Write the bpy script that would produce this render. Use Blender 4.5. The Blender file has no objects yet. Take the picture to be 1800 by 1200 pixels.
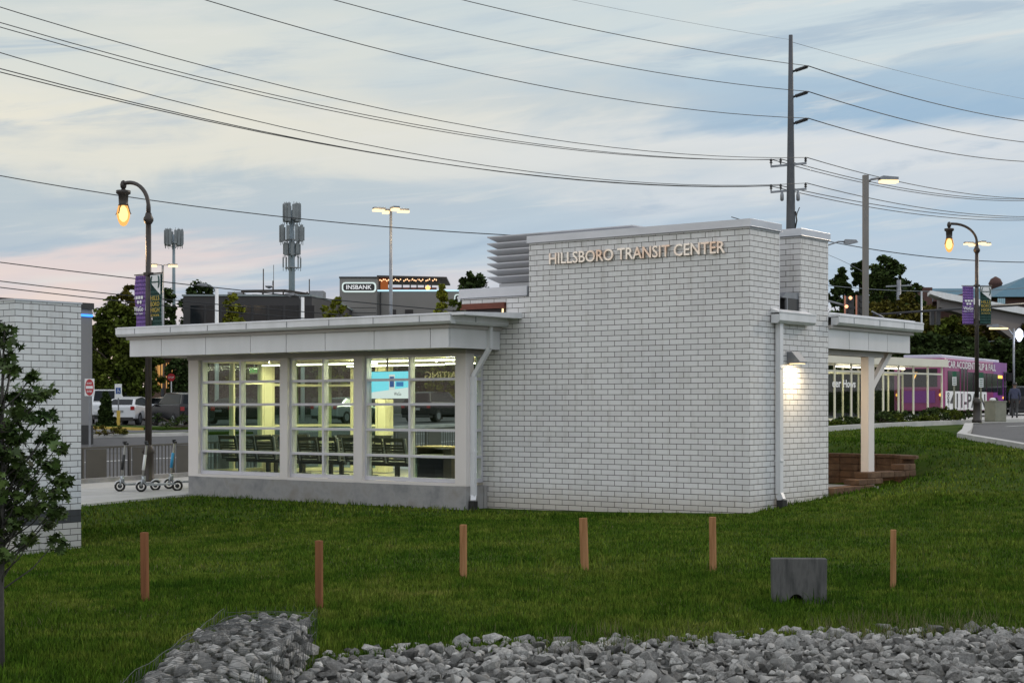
import bpy, bmesh, math, random
import numpy as np
from mathutils import Vector, Matrix
random.seed(7); rng = np.random.default_rng(7)
S = bpy.context.scene
C = S.collection
R = math.radians
# ------------------------------------------------------------------ camera
F, HY, CH = 2826.0, 715.0, 1.9            # focal length and horizon row in photo pixels, eye height
cam = bpy.data.cameras.new('camera'); co = bpy.data.objects.new('camera', cam); C.objects.link(co)
cam.sensor_width = 36; cam.lens = F / 1800 * 36; cam.shift_y = (HY - 600) / 1800
cam.clip_start = 0.2; cam.clip_end = 6000
co.location = (0, 0, CH); co.rotation_euler = (R(90), 0, 0)
S.camera = co
# ------------------------------------------------------------------ render / view
S.render.engine = 'CYCLES'
S.cycles.use_denoising = True
S.cycles.max_bounces = 8; S.cycles.transparent_max_bounces = 24
S.cycles.sample_clamp_indirect = 4
S.view_settings.view_transform = 'Standard'; S.view_settings.look = 'None'
S.view_settings.exposure = 0; S.view_settings.gamma = 1
# ------------------------------------------------------------------ node helpers
def lin(r, g, b):
    return tuple(((c/255)/12.92 if c/255 <= .04045 else ((c/255+.055)/1.055)**2.4) for c in (r, g, b))
class NT:
    def __init__(s, tree): s.t = tree; s.n = tree.nodes; s.l = tree.links
    def add(s, typ, **kw):
        n = s.n.new(typ)
        for k, v in kw.items():
            if k == 'i':
                for a, b in v.items():
                    if isinstance(b, bpy.types.NodeSocket): s.l.new(b, n.inputs[a])
                    else: n.inputs[a].default_value = b
            else: setattr(n, k, v)
        return n
    def math(s, op, a, b=None, c=None, clamp=False):
        n = s.n.new('ShaderNodeMath'); n.operation = op; n.use_clamp = clamp
        for k, v in enumerate((a, b, c)):
            if v is None: continue
            if isinstance(v, bpy.types.NodeSocket): s.l.new(v, n.inputs[k])
            else: n.inputs[k].default_value = v
        return n.outputs[0]
    def mix(s, f, a, b, typ='MIX'):
        n = s.n.new('ShaderNodeMix'); n.data_type = 'RGBA'; n.blend_type = typ
        for k, v in ((0, f), (6, a), (7, b)):
            if isinstance(v, bpy.types.NodeSocket): s.l.new(v, n.inputs[k])
            elif k == 0: n.inputs[k].default_value = v
            else: n.inputs[k].default_value = (*v[:3], 1)
        return n.outputs[2]
    def ramp(s, f, stops, interp='LINEAR'):
        n = s.n.new('ShaderNodeValToRGB'); cr = n.color_ramp; cr.interpolation = interp
        while len(cr.elements) < len(stops): cr.elements.new(.5)
        for e, (p, c) in zip(cr.elements, stops):
            e.position = p; e.color = (*c[:3], 1) if hasattr(c, '__len__') else (c, c, c, 1)
        s.l.new(f, n.inputs[0]); return n.outputs[0]
    def smooth(s, v, a, b, lo=0., hi=1.):
        n = s.n.new('ShaderNodeMapRange'); n.interpolation_type = 'SMOOTHSTEP'
        s.l.new(v, n.inputs[0])
        for k, x in enumerate((a, b, lo, hi)): n.inputs[k+1].default_value = x
        return n.outputs[0]
# ------------------------------------------------------------------ sky
SUN_DIR = Vector((.5226, .3563, .30)).normalized()
W = bpy.data.worlds.new("World"); S.world = W; W.use_nodes = True
t = NT(W.node_tree); t.n.clear()
tc = t.add('ShaderNodeTexCoord'); sp = t.add('ShaderNodeSeparateXYZ', i={0: tc.outputs['Generated']})
u = t.math('ARCTAN2', sp.outputs[0], sp.outputs[1]); v = t.math('ARCSINE', sp.outputs[2])
au = t.math('ABSOLUTE', u)
def skynoise(su, sv, sc, det=5, ro=.55, off=0., dist=0.):
    cx = t.add('ShaderNodeCombineXYZ', i={0: t.math('MULTIPLY_ADD', u, su, off), 1: t.math('MULTIPLY', t.math('ADD', v, t.math('MULTIPLY', u, -.10)), sv), 2: off})
    return t.add('ShaderNodeTexNoise', i={'Vector': cx.outputs[0], 'Scale': sc, 'Detail': det, 'Roughness': ro, 'Distortion': dist}).outputs[0]
nA = skynoise(2.2, 9, 2.0, 6, .55, 3.1, .6)
nB = skynoise(4.0, 26, 1.6, 6, .6, 7.7, .9)
vv = t.math('MULTIPLY', t.math('ADD', v, t.math('ADD', t.math('MULTIPLY', t.math('SUBTRACT', nA, .5), .10), t.math('MULTIPLY', t.math('SUBTRACT', nB, .5), .035))), 1/.25)
def K(r, g, b): return lin(r, g, b)
left = t.ramp(vv, [(.0, K(240,212,196)), (.22, K(237,218,208)), (.31, K(226,213,211)), (.40, K(186,199,209)), (.50, K(190,202,208)),
                   (.58, K(226,225,214)), (.70, K(232,229,215)), (.83, K(220,223,216)), (1., K(205,214,214))], 'EASE')
right = t.ramp(vv, [(.0, K(222,214,212)), (.22, K(206,210,217)), (.31, K(188,205,220)), (.44, K(182,202,219)), (.54, K(206,215,223)),
                    (.62, K(216,222,227)), (.71, K(160,188,212)), (.79, K(172,196,215)), (.87, K(203,217,223)), (1., K(206,219,224))], 'EASE')
uf = t.smooth(t.math('ADD', u, t.math('MULTIPLY', t.math('SUBTRACT', nA, .5), .5)), -.28, .26)
front = t.mix(uf, left, right)
# blue gaps in the streaky cloud
gap = t.math('MULTIPLY', t.smooth(nB, .46, .68), t.smooth(nA, .40, .62))
front = t.mix(t.math('MULTIPLY', gap, .62), front, K(160,182,203))
wisp = t.smooth(skynoise(3.0, 30, 2.4, 7, .62, 1.3, .7), .50, .74)
front = t.mix(t.math('MULTIPLY', wisp, .5), front, K(228,228,223))
sky = t.add('ShaderNodeTexSky', sky_type='NISHITA', sun_disc=False, sun_elevation=math.asin(SUN_DIR.z),
            sun_rotation=math.atan2(SUN_DIR.x, SUN_DIR.y), air_density=1.0, dust_density=1.0, ozone_density=1.5)
over = t.mix(.75, t.mix(1., sky.outputs[0], (.075, .075, .075), 'MULTIPLY'), K(214,217,222))
col = t.mix(t.smooth(v, .26, .55), front, over)
# the open sky at the photographer's back is a little brighter than the part in the picture
bri = t.math('MULTIPLY', t.smooth(au, .8, 2.2, 1.0, 1.75), t.smooth(v, .3, .8, 1.0, 1.25))
mul = t.add('ShaderNodeVectorMath', operation='SCALE'); t.l.new(col, mul.inputs[0]); t.l.new(bri, mul.inputs['Scale'])
bg = t.add('ShaderNodeBackground', i={'Color': mul.outputs[0], 'Strength': 1.0})
out = t.add('ShaderNodeOutputWorld'); t.l.new(bg.outputs[0], out.inputs[0])
# ------------------------------------------------------------------ sun
sl = bpy.data.lights.new('sun', 'SUN'); sl.energy = 1.0; sl.angle = R(4); sl.color = (1, .86, .68)
so = bpy.data.objects.new('sun', sl); C.objects.link(so)
so.rotation_euler = (-SUN_DIR).to_track_quat('-Z', 'Y').to_euler(); so.location = (60, 60, 60)
# ------------------------------------------------------------------ materials
def newmat(name):
    m = bpy.data.materials.new(name); m.use_nodes = True; tt = NT(m.node_tree); tt.n.clear()
    o = tt.add('ShaderNodeOutputMaterial'); return m, tt, o
def pm(name, c1, c2=None, scale=4, rough=.6, metal=0, bump=0, bscale=None, stretch=(1,1,1), spec=.5, island=0, c3=None, detail=5):
    m, tt, o = newmat(name)
    c2 = c2 or tuple(x*.82 for x in c1)
    co_ = tt.add('ShaderNodeTexCoord').outputs['Object']
    mp = tt.add('ShaderNodeMapping', i={'Vector': co_, 'Scale': stretch}).outputs[0]
    n = tt.add('ShaderNodeTexNoise', i={'Vector': mp, 'Scale': scale, 'Detail': detail, 'Roughness': .6})
    stops = [(.3, c1), (.7, c2)] if c3 is None else [(.28, c1), (.5, c2), (.72, c3)]
    colr = tt.ramp(n.outputs[0], stops)
    if island:
        g = tt.add('ShaderNodeNewGeometry')
        f = tt.math('MULTIPLY_ADD', g.outputs['Random Per Island'], 2*island, 1-island)
        vm = tt.add('ShaderNodeVectorMath', operation='SCALE'); tt.l.new(colr, vm.inputs[0]); tt.l.new(f, vm.inputs['Scale']); colr = vm.outputs[0]
    b = tt.add('ShaderNodeBsdfPrincipled', i={'Base Color': colr, 'Roughness': rough, 'Metallic': metal})
    b.inputs['Specular IOR Level'].default_value = spec
    if bump:
        nb = tt.add('ShaderNodeTexNoise', i={'Vector': mp, 'Scale': bscale or scale*4, 'Detail': 6, 'Roughness': .65})
        bp = tt.add('ShaderNodeBump', i={'Height': nb.outputs[0], 'Strength': bump, 'Distance': .02}); tt.l.new(bp.outputs[0], b.inputs['Normal'])
    tt.l.new(b.outputs[0], o.inputs[0]); return m
def emat(name, c, s):
    m, tt, o = newmat(name)
    e = tt.add('ShaderNodeEmission', i={'Color': (*c, 1), 'Strength': s}); tt.l.new(e.outputs[0], o.inputs[0]); return m
def glassmat(name, tint, refl=1.0, rough=.02):
    m, tt, o = newmat(name)
    tr = tt.add('ShaderNodeBsdfTransparent', i={'Color': (*tint, 1)})
    gl = tt.add('ShaderNodeBsdfGlossy', i={'Color': (.9, .93, .95, 1), 'Roughness': rough})
    fr = tt.add('ShaderNodeFresnel', i={'IOR': 1.35})
    mx = tt.add('ShaderNodeMixShader', i={0: tt.math('MULTIPLY', tt.math('MULTIPLY', fr.outputs[0], refl, clamp=True), tt.math('SUBTRACT', 1., tt.add('ShaderNodeNewGeometry').outputs['Backfacing'])), 1: tr.outputs[0], 2: gl.outputs[0]})
    tt.l.new(mx.outputs[0], o.inputs[0]); return m
def brickmat(name, c1, c2, mortar, band=None):
    m, tt, o = newmat(name)
    uv = tt.add('ShaderNodeTexCoord').outputs['UV']
    br = tt.add('ShaderNodeTexBrick', offset=.5, offset_frequency=2, squash=1, squash_frequency=1,
                i={'Vector': uv, 'Color1': (*c1, 1), 'Color2': (*c2, 1), 'Mortar': (*mortar, 1), 'Scale': 1.0, 'Mortar Size': .0060, 'Mortar Smooth': .15, 'Bias': -.1,
                   'Brick Width': .3048, 'Row Height': .1016})
    n = tt.add('ShaderNodeTexNoise', i={'Vector': uv, 'Scale': .55, 'Detail': 6, 'Roughness': .6})
    n2 = tt.add('ShaderNodeTexNoise', i={'Vector': tt.add('ShaderNodeMapping', i={'Vector': uv, 'Scale': (6, .8, 1)}).outputs[0], 'Scale': 1.3, 'Detail': 5})
    colr = tt.mix(1., br.outputs[0], tt.ramp(n.outputs[0], [(.25, (.89, .89, .905)), (.5, (.99, .985, .98)), (.75, (1.05, 1.045, 1.035))]), 'MULTIPLY')
    colr = tt.mix(.35, colr, tt.mix(1., colr, tt.ramp(n2.outputs[0], [(.3, (.70, .67, .63)), (.46, (1, 1, 1))]), 'MULTIPLY'))
    sep = tt.add('ShaderNodeSeparateXYZ', i={0: uv})
    # splash-back grime just above the soil
    gr = tt.smooth(tt.math('ADD', sep.outputs[1], tt.math('MULTIPLY', n2.outputs[0], -.5)), -.35, .25, .62, 0.)
    colr = tt.mix(gr, colr, tt.mix(1., colr, (.62, .55, .44), 'MULTIPLY'))
    drip = tt.math('MULTIPLY', tt.smooth(sep.outputs[1], 3.6, 5.1, 0., .55), tt.smooth(tt.add('ShaderNodeTexNoise', i={'Vector': tt.add('ShaderNodeMapping', i={'Vector': uv, 'Scale': (3.2, .12, 1)}).outputs[0], 'Scale': 1.6, 'Detail': 6, 'Roughness': .7}).outputs[0], .50, .66))
    colr = tt.mix(drip, colr, tt.mix(1., colr, (.62, .59, .55), 'MULTIPLY'))
    if band:
        isb = tt.math('MULTIPLY', tt.math('GREATER_THAN', sep.outputs[1], band[0]), tt.math('LESS_THAN', sep.outputs[1], band[1]))
        colr = tt.mix(isb, colr, tt.mix(br.outputs[1], (.035, .037, .04), (.02, .02, .02)))
    b = tt.add('ShaderNodeBsdfPrincipled', i={'Base Color': colr, 'Roughness': .42})
    fine = tt.add('ShaderNodeTexNoise', i={'Vector': uv, 'Scale': 45, 'Detail': 3})
    h = tt.math('ADD', tt.math('MULTIPLY', br.outputs[1], -1.), tt.math('MULTIPLY', fine.outputs[0], .12))
    bp = tt.add('ShaderNodeBump', i={'Height': h, 'Strength': .8, 'Distance': .008}); tt.l.new(bp.outputs[0], b.inputs['Normal'])
    tt.l.new(b.outputs[0], o.inputs[0]); return m
M = {}
M['brick'] = brickmat('white glazed brick', (.665, .655, .655), (.59, .58, .578), (.062, .053, .045))
M['brick_band'] = brickmat('white brick with dark courses', (.60, .615, .63), (.53, .545, .56), (.06, .06, .065), band=(.0, .2032))
M['concrete'] = pm('concrete base', (.19, .19, .195), (.30, .29, .285), 2.2, .85, 0, .25, 40, c3=(.24, .22, .20))
M['concrete_pale'] = pm('pale concrete', (.48, .47, .45), (.36, .35, .33), 1.6, .85, 0, .2, 30)
M['concrete_dark'] = pm('weathered concrete', (.030, .031, .032), (.105, .103, .10), 9, .95, 0, .4, 40, stretch=(1, 1, .2), c3=(.055, .055, .054), spec=.1)
M['white_panel'] = pm('white metal panel', (.66, .65, .66), (.57, .565, .565), 1.6, .42, stretch=(1, 1, .18), bump=.03, bscale=3)
M['white_metal'] = pm('white painted metal', (.69, .69, .71), (.58, .58, .59), 3, .38, stretch=(1, 1, .2))
M['coping'] = pm('coping metal', (.56, .57, .61), (.44, .45, .485), 1.5, .34, .35, stretch=(.5, .5, 1))
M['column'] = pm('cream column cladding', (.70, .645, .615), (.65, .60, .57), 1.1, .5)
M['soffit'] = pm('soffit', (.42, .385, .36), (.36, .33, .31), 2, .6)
M['frame'] = pm('aluminium window frame', (.60, .59, .63), (.54, .53, .57), 3, .35, .2)
M['inner'] = pm('cream interior paint', (.68, .64, .44), (.64, .60, .41), 2, .6)
M['floor'] = pm('polished floor', (.50, .46, .34), (.42, .38, .28), 2.5, .25)
M['black'] = pm('black powder coat', (.012, .012, .013), (.02, .02, .021), 5, .45)
M['dark'] = pm('dark bronze metal', (.028, .022, .019), (.045, .036, .03), 6, .42, .3)
M['grey_metal'] = pm('galvanised steel', (.25, .26, .28), (.18, .19, .21), 3, .45, .6)
M['glass'] = glassmat('window glass', (.80, .87, .82), 1.15)
M['cream'] = pm('cream paint', (.62,.60,.50), (.56,.54,.45), 1, .5)
M['shelter_glass'] = glassmat('shelter glass', (.80, .82, .80), .8)
M['dark_glass'] = pm('dark glass', (.010, .012, .014), (.016, .019, .022), 1.5, .12, spec=.2)
M['car_glass'] = pm('car window', (.008, .010, .012), (.013, .016, .019), 1.5, .2, spec=.08)
M['asphalt'] = pm('asphalt', (.055, .056, .058), (.085, .085, .088), .9, .9, 0, .3, 60, c3=(.07, .07, .072))
M['lawn'] = pm('lawn soil', (.018, .040, .004), (.035, .062, .007), 1.6, 1.0, 0, .5, 30, c3=(.060, .078, .012), detail=8, spec=.05)
M['mark'] = pm('road paint', (.62, .62, .60), (.45, .45, .44), 3, .7)
M['yellow_paint'] = pm('yellow paint', (.55, .38, .06), (.45, .30, .05), 3, .6)
M['wood'] = pm('raw pine stake', (.43, .23, .11), (.26, .13, .06), 14, .9, 0, .3, 60, stretch=(1, 1, .08), c3=(.36, .20, .10), spec=.1)
M['wood_red'] = pm('weathered red stake', (.25, .11, .052), (.14, .06, .03), 14, .9, 0, .3, 60, stretch=(1, 1, .08), spec=.1)
M['rock'] = pm('broken limestone', (.125, .12, .112), (.26, .252, .238), 4, .95, 0, .9, 16, island=.5, c3=(.40, .39, .365), spec=.15, detail=9)
M['wire'] = pm('galvanised wire', (.10, .105, .105), (.07, .075, .075), 3, .5, .6)
M['copper'] = pm('copper brown flashing', (.17, .05, .03), (.10, .03, .02), 3, .45, .4)
M['bark'] = pm('bark', (.06, .045, .033), (.10, .08, .06), 12, .95, 0, .5, 40, stretch=(1, 1, .3))
M['leaf_dark'] = pm('dark foliage', (.024, .042, .012), (.045, .066, .016), .6, .9, island=.6, spec=.12)
M['leaf_mid'] = pm('green foliage', (.045, .072, .010), (.085, .098, .013), .5, .9, island=.6, spec=.12)
M['leaf_yellow'] = pm('yellow green foliage', (.13, .16, .018), (.20, .19, .02), .9, .9, island=.5, spec=.12)
M['leaf_olive'] = pm('olive foliage', (.075, .078, .014), (.105, .085, .014), .4, .9, island=.6, spec=.12)
M['leaf_maple'] = pm('maple foliage', (.030, .062, .016), (.062, .088, .018), 2.5, .6, island=.55, spec=.25)
def blademat():
    m, tt, o = newmat('grass blades'); co_ = tt.add('ShaderNodeTexCoord').outputs['Object']
    n1 = tt.add('ShaderNodeTexNoise', i={'Vector': co_, 'Scale': .42, 'Detail': 4, 'Roughness': .6}).outputs[0]
    n2 = tt.add('ShaderNodeTexNoise', i={'Vector': co_, 'Scale': 3.2, 'Detail': 7, 'Roughness': .7}).outputs[0]
    f = tt.math('ADD', tt.math('MULTIPLY', n1, .45), tt.math('MULTIPLY', n2, .55))
    c = tt.ramp(f, [(.36, (.017, .048, .004)), (.47, (.048, .092, .008)), (.56, (.10, .135, .018)), (.66, (.18, .18, .045))])
    g = tt.add('ShaderNodeNewGeometry'); vm = tt.add('ShaderNodeVectorMath', operation='SCALE'); tt.l.new(c, vm.inputs[0]); tt.l.new(tt.math('MULTIPLY_ADD', g.outputs['Random Per Island'], 1.25, .4), vm.inputs['Scale'])
    b = tt.add('ShaderNodeBsdfPrincipled', i={'Base Color': vm.outputs[0], 'Roughness': 1.0}); b.inputs['Specular IOR Level'].default_value = .06
    tt.l.new(b.outputs[0], o.inputs[0]); return m
M['blade'] = blademat()
M['dry'] = pm('dry grass blades', (.14, .12, .05), (.09, .10, .03), .8, .8, island=.5)
M['lamp_warm'] = emat('warm lamp', (1, .66, .27), 1.9)
m_, tt_, o_ = newmat('lamp glass'); tt_.l.new(tt_.add('ShaderNodeMixShader', i={0: .55, 1: tt_.add('ShaderNodeBsdfTransparent', i={'Color': (1, .8, .5, 1)}).outputs[0], 2: tt_.add('ShaderNodeEmission', i={'Color': (1, .50, .14, 1), 'Strength': 1.35}).outputs[0]}).outputs[0], o_.inputs[0]); M['lamp_glass'] = m_
M['lamp_bulb'] = emat('lamp bulb', (1, .85, .55), 3)
M['lamp_amber'] = emat('amber lamp', (1, .50, .10), 2.2)
M['lamp_white'] = emat('white lamp', (1, .74, .40), 1.9)
M['led'] = emat('led strip', (1, .93, .72), 9)
M['led_blue'] = emat('blue neon', (.05, .25, 1), 2.5)
M['led_pale'] = emat('pale led edge', (.55, .85, 1), 1.2)
M['red_glow'] = emat('red signal', (1, .12, .05), 3)
M['signal_glow'] = emat('signal glow', (1, .45, .25), 2.2)
M['orange_glow'] = emat('orange light', (1, .42, .12), 3)
M['sign_red'] = pm('sign red', (.42, .02, .03), (.36, .018, .025), 3, .4)
M['sign_white'] = pm('sign white', (.72, .72, .72), (.66, .66, .66), 3, .4)
M['sign_blue'] = pm('sign blue', (.02, .07, .25), (.018, .06, .22), 3, .4)
M['sign_green'] = pm('sign green', (.01, .11, .05), (.01, .09, .045), 3, .4)
M['purple'] = pm('purple banner', (.16, .085, .29), (.13, .065, .25), 2, .7)
M['green_banner'] = pm('dark green banner', (.012, .055, .045), (.01, .045, .038), 2, .7)
M['gold'] = pm('gold print', (.50, .36, .06), (.42, .30, .05), 4, .6)
M['pink'] = pm('pink bus wrap', (.30, .05, .165), (.24, .038, .13), .7, .3)
M['magenta'] = pm('magenta bus wrap', (.22, .045, .26), (.18, .035, .22), .7, .3)
M['carwhite'] = pm('white car paint', (.62, .63, .65), (.58, .59, .61), 2, .22)
M['carblack'] = pm('black car paint', (.010, .010, .011), (.013, .013, .015), 2, .25, spec=.3)
M['carsilver'] = pm('silver car paint', (.36, .38, .40), (.33, .35, .37), 2, .25, .5)
M['tyre'] = pm('tyre rubber', (.012, .012, .012), (.02, .02, .02), 9, .85)
M['tail'] = pm('tail lamp', (.30, .015, .015), (.25, .01, .01), 5, .2)
M['skin'] = pm('skin', (.16, .09, .06), (.14, .08, .055), 9, .6)
M['navy'] = pm('navy shirt', (.035, .04, .075), (.045, .05, .09), 14, .85)
M['red_brick'] = pm('far red brick', (.09, .042, .034), (.07, .035, .03), 1.2, .85)
M['teal_roof'] = pm('teal metal roof', (.035, .13, .19), (.03, .11, .16), 1.2, .5, stretch=(1, 1, 1))
M['bank'] = pm('grey stucco', (.20, .188, .178), (.175, .165, .157), .3, .85)
M['bank_dark'] = pm('charcoal cladding', (.020, .019, .021), (.030, .028, .030), .4, .55)
M['block'] = pm('brown retaining block', (.155, .088, .052), (.095, .058, .038), 3, .95, 0, .5, 25, c3=(.18, .115, .072), spec=.15)
M['letters'] = pm('brushed metal letters with painted reflections', (.80, .77, .72), (.74, .68, .61), 1.5, .28, .75, c3=(.62, .42, .30), detail=2)  # copper noise in the base colour stands for sunset reflected in the metal
M['stone'] = pm('stone pier', (.26, .25, .19), (.20, .20, .15), 3, .9, 0, .3, 30)
# ------------------------------------------------------------------ mesh helpers
class MB:
    def __init__(s): s.v = []; s.f = []; s.m = []; s.uv = []; s.smooth = []; s.mi = 0
    def face(s, pts, uv=None, sm=False):
        b = len(s.v); s.v += [tuple(p) for p in pts]; s.f.append(tuple(range(b, b+len(pts)))); s.m.append(s.mi); s.smooth.append(sm)
        if uv is None:
            p0, p1, p2 = (Vector(pts[k]) for k in (0, 1, 2)); n = (p1-p0).cross(p2-p0)
            ax = max(range(3), key=lambda k: abs(n[k]))
            a, c = ((1, 2), (0, 2), (0, 1))[ax]; uv = [(p[a], p[c]) for p in pts]
        s.uv += list(uv)
    def box(s, x0, x1, y0, y1, z0, z1):
        if x0 > x1: x0, x1 = x1, x0
        if y0 > y1: y0, y1 = y1, y0
        if z0 > z1: z0, z1 = z1, z0
        P = [(x0,y0,z0),(x1,y0,z0),(x1,y1,z0),(x0,y1,z0),(x0,y0,z1),(x1,y0,z1),(x1,y1,z1),(x0,y1,z1)]
        for q in ((0,3,2,1),(4,5,6,7),(0,1,5,4),(1,2,6,5),(2,3,7,6),(3,0,4,7)): s.face([P[k] for k in q])
        return s
    def prism(s, poly, d):
        """closed planar polygon of 3-D points swept by vector d"""
        poly = [Vector(p) for p in poly]; d = Vector(d); n = len(poly)
        nn = sum(((poly[k]-poly[0]).cross(poly[(k+1) % n]-poly[0]) for k in range(1, n-1)), Vector())
        if nn.dot(d) > 0: poly = poly[::-1]
        top = [p+d for p in poly]
        s.face(poly); s.face(top[::-1])
        for k in range(n): s.face([poly[(k+1) % n], poly[k], top[k], top[(k+1) % n]])
        return s
    def bar(s, p0, p1, w, h=None):
        h = h or w; p0, p1 = Vector(p0), Vector(p1); d = (p1-p0); z = Vector((0,0,1))
        if abs(d.normalized().z) > .98: z = Vector((0,1,0))
        a = d.cross(z).normalized()*w/2; b = a.cross(d).normalized()*h/2
        return s.prism([p0-a-b, p0+a-b, p0+a+b, p0-a+b], d)
    def tube(s, pts, r, n=8, cap=True):
        pts = [Vector(p) for p in pts]; rs = r if hasattr(r, '__len__') else [r]*len(pts)
        rings = []; prev = None
        for k, p in enumerate(pts):
            d = (pts[min(k+1, len(pts)-1)]-pts[max(k-1, 0)]).normalized()
            if prev is None:
                a = d.cross(Vector((0,0,1)) if abs(d.z) < .9 else Vector((1,0,0))).normalized()
            else: a = (prev - d*prev.dot(d)).normalized()
            prev = a; b = d.cross(a)
            rings.append([p+(a*math.cos(2*math.pi*j/n)+b*math.sin(2*math.pi*j/n))*rs[k] for j in range(n)])
        base = len(s.v)
        for rg in rings: s.v += [tuple(q) for q in rg]
        def add(ix):
            s.f.append(tuple(ix)); s.m.append(s.mi); s.smooth.append(len(ix) == 4); s.uv += [(s.v[i][0], s.v[i][2]) for i in ix]
        for k in range(len(rings)-1):
            for j in range(n):
                a0 = base+k*n+j; a1 = base+k*n+(j+1) % n; add([a0, a1, a1+n, a0+n])
        if cap:
            add([base+j for j in range(n)][::-1]); add([base+(len(rings)-1)*n+j for j in range(n)])
        return s
    def lathe(s, prof, c=(0,0,0), n=14):
        c = Vector(c); return s.tube([c+Vector((0,0,z)) for r, z in prof], [max(r, .001) for r, z in prof], n)
    def build(s, name, mats, parent=None, bevel=0, loc=None):
        me = bpy.data.meshes.new(name); me.from_pydata(s.v, [], s.f)
        for m in (mats if isinstance(mats, (list, tuple)) else [mats]): me.materials.append(m if not isinstance(m, str) else M[m])
        me.polygons.foreach_set('material_index', s.m); me.polygons.foreach_set('use_smooth', s.smooth)
        ul = me.uv_layers.new(name='UVMap'); ul.data.foreach_set('uv', np.array(s.uv, dtype=np.float32).ravel())
        me.update(); o = bpy.data.objects.new(name, me); C.objects.link(o)
        if parent is not None: o.parent = parent
        if loc is not None: o.location = loc
        if bevel:
            bm = bmesh.new(); bm.from_mesh(me); bmesh.ops.remove_doubles(bm, verts=bm.verts, dist=1e-5); bm.to_mesh(me); bm.free()
            md = o.modifiers.new('edge', 'BEVEL'); md.width = bevel; md.segments = 2; md.limit_method = 'ANGLE'
        return o
def fast_mesh(name, verts, faces, mat, parent=None):
    """verts (n,3) array, faces list of equal-length index arrays"""
    me = bpy.data.meshes.new(name); me.vertices.add(len(verts)); me.vertices.foreach_set('co', np.asarray(verts, np.float32).ravel())
    tot = sum(f.size for f in faces); npoly = sum(len(f) for f in faces)
    me.loops.add(tot); me.polygons.add(npoly)
    me.loops.foreach_set('vertex_index', np.concatenate([f.ravel() for f in faces]).astype(np.int32))
    st = []; k = 0
    for f in faces:
        w = f.shape[1]; st.append(k+np.arange(len(f))*w); k += f.size
    me.polygons.foreach_set('loop_start', np.concatenate(st).astype(np.int32)); me.update(calc_edges=True)
    me.materials.append(M[mat] if isinstance(mat, str) else mat)
    o = bpy.data.objects.new(name, me); C.objects.link(o)
    if parent is not None: o.parent = parent
    return o
def tag(o, label=None, cat=None, group=None, kind=None):
    if label: o['label'] = label
    if cat: o['category'] = cat
    if group: o['group'] = group
    if kind: o['kind'] = kind
    return o
def thing(name, label, cat, loc=(0,0,0), rz=0, group=None):
    o = bpy.data.objects.new(name, None); C.objects.link(o); o.empty_display_size = .2
    o.location = loc; o.rotation_euler = (0, 0, rz); return tag(o, label, cat, group)
def dup(root, loc, rz=0, label=None, group=None, scale=None):
    r = root.copy(); C.objects.link(r); r.location = loc; r.rotation_euler = (0, 0, rz)
    if scale: r.scale = scale if hasattr(scale, '__len__') else (scale,)*3
    tag(r, label, None, group)
    for ch in list(root.children):
        c = ch.copy(); C.objects.link(c); c.parent = r
        for g in list(ch.children):
            d = g.copy(); C.objects.link(d); d.parent = c
    return r
_tc = {}
def text_mesh(name, s, mat, parent, org, right, up, height, width=None, depth=.01, bold=0., align='L'):
    """writing as a solid mesh: cap height and overall width in metres"""
    cu = bpy.data.curves.new('t', 'FONT'); cu.body = s; cu.size = 1; cu.extrude = .5; cu.offset = bold
    cu.space_line = 1.0; cu.resolution_u = 3
    if align == 'C': cu.align_x = 'CENTER'
    ob = bpy.data.objects.new('t', cu); C.objects.link(ob)
    bpy.context.view_layer.update()
    me = bpy.data.meshes.new_from_object(ob.evaluated_get(bpy.context.evaluated_depsgraph_get()))
    bpy.data.objects.remove(ob); bpy.data.curves.remove(cu)
    n = len(me.vertices); a = np.empty(n*3, np.float32); me.vertices.foreach_get('co', a); a = a.reshape(-1, 3)
    lo, hi = a.min(0), a.max(0)
    sy = height/(hi[1]-lo[1]); sx = sy if width is None else width/(hi[0]-lo[0])
    x = (a[:,0]-lo[0])*sx; y = (a[:,1]-lo[1])*sy; z = (a[:,2]+.5)*depth
    r_, u_ = Vector(right).normalized(), Vector(up).normalized(); nn = r_.cross(u_)
    P = np.outer(x, r_) + np.outer(y, u_) + np.outer(z, nn) + np.array(org)
    me.vertices.foreach_set('co', P.astype(np.float32).ravel()); me.update(); me.materials.clear(); me.materials.append(M[mat]); me.name = name
    o = bpy.data.objects.new(name, me); C.objects.link(o)
    if parent is not None: o.parent = parent
    return o
def P(x, y, Z):
    """world point at depth Z seen at photo pixel x, y"""
    return Vector(((x-900)/F*Z, Z, CH+(HY-y)/F*Z))
# building frame: x along the long wall towards its right corner, y to the back
CA, SA = .7957, -.6057; ORG = Vector((4.248, 28.72, 0)); RZ = math.atan2(SA, CA)
def LW(x, y, z=0.): return Vector((ORG.x+x*CA-y*SA, ORG.y+x*SA+y*CA, z))
def WL(X, Y):
    a, b = X-ORG.x, Y-ORG.y; return a*CA+b*SA, -a*SA+b*CA
_cl = WL(0, 0)
def on_y(px, py, yl):
    """local x and height where the ray through a photo pixel meets the plane y = yl of the building"""
    r = (px-900)/F; dx, dy = r*CA+SA, -r*SA+CA; t_ = (yl-_cl[1])/dy
    return _cl[0]+t_*dx, CH+(HY-py)/F*t_
def on_x(px, py, xl):
    r = (px-900)/F; dx, dy = r*CA+SA, -r*SA+CA; t_ = (xl-_cl[0])/dx
    return _cl[1]+t_*dy, CH+(HY-py)/F*t_
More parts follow.
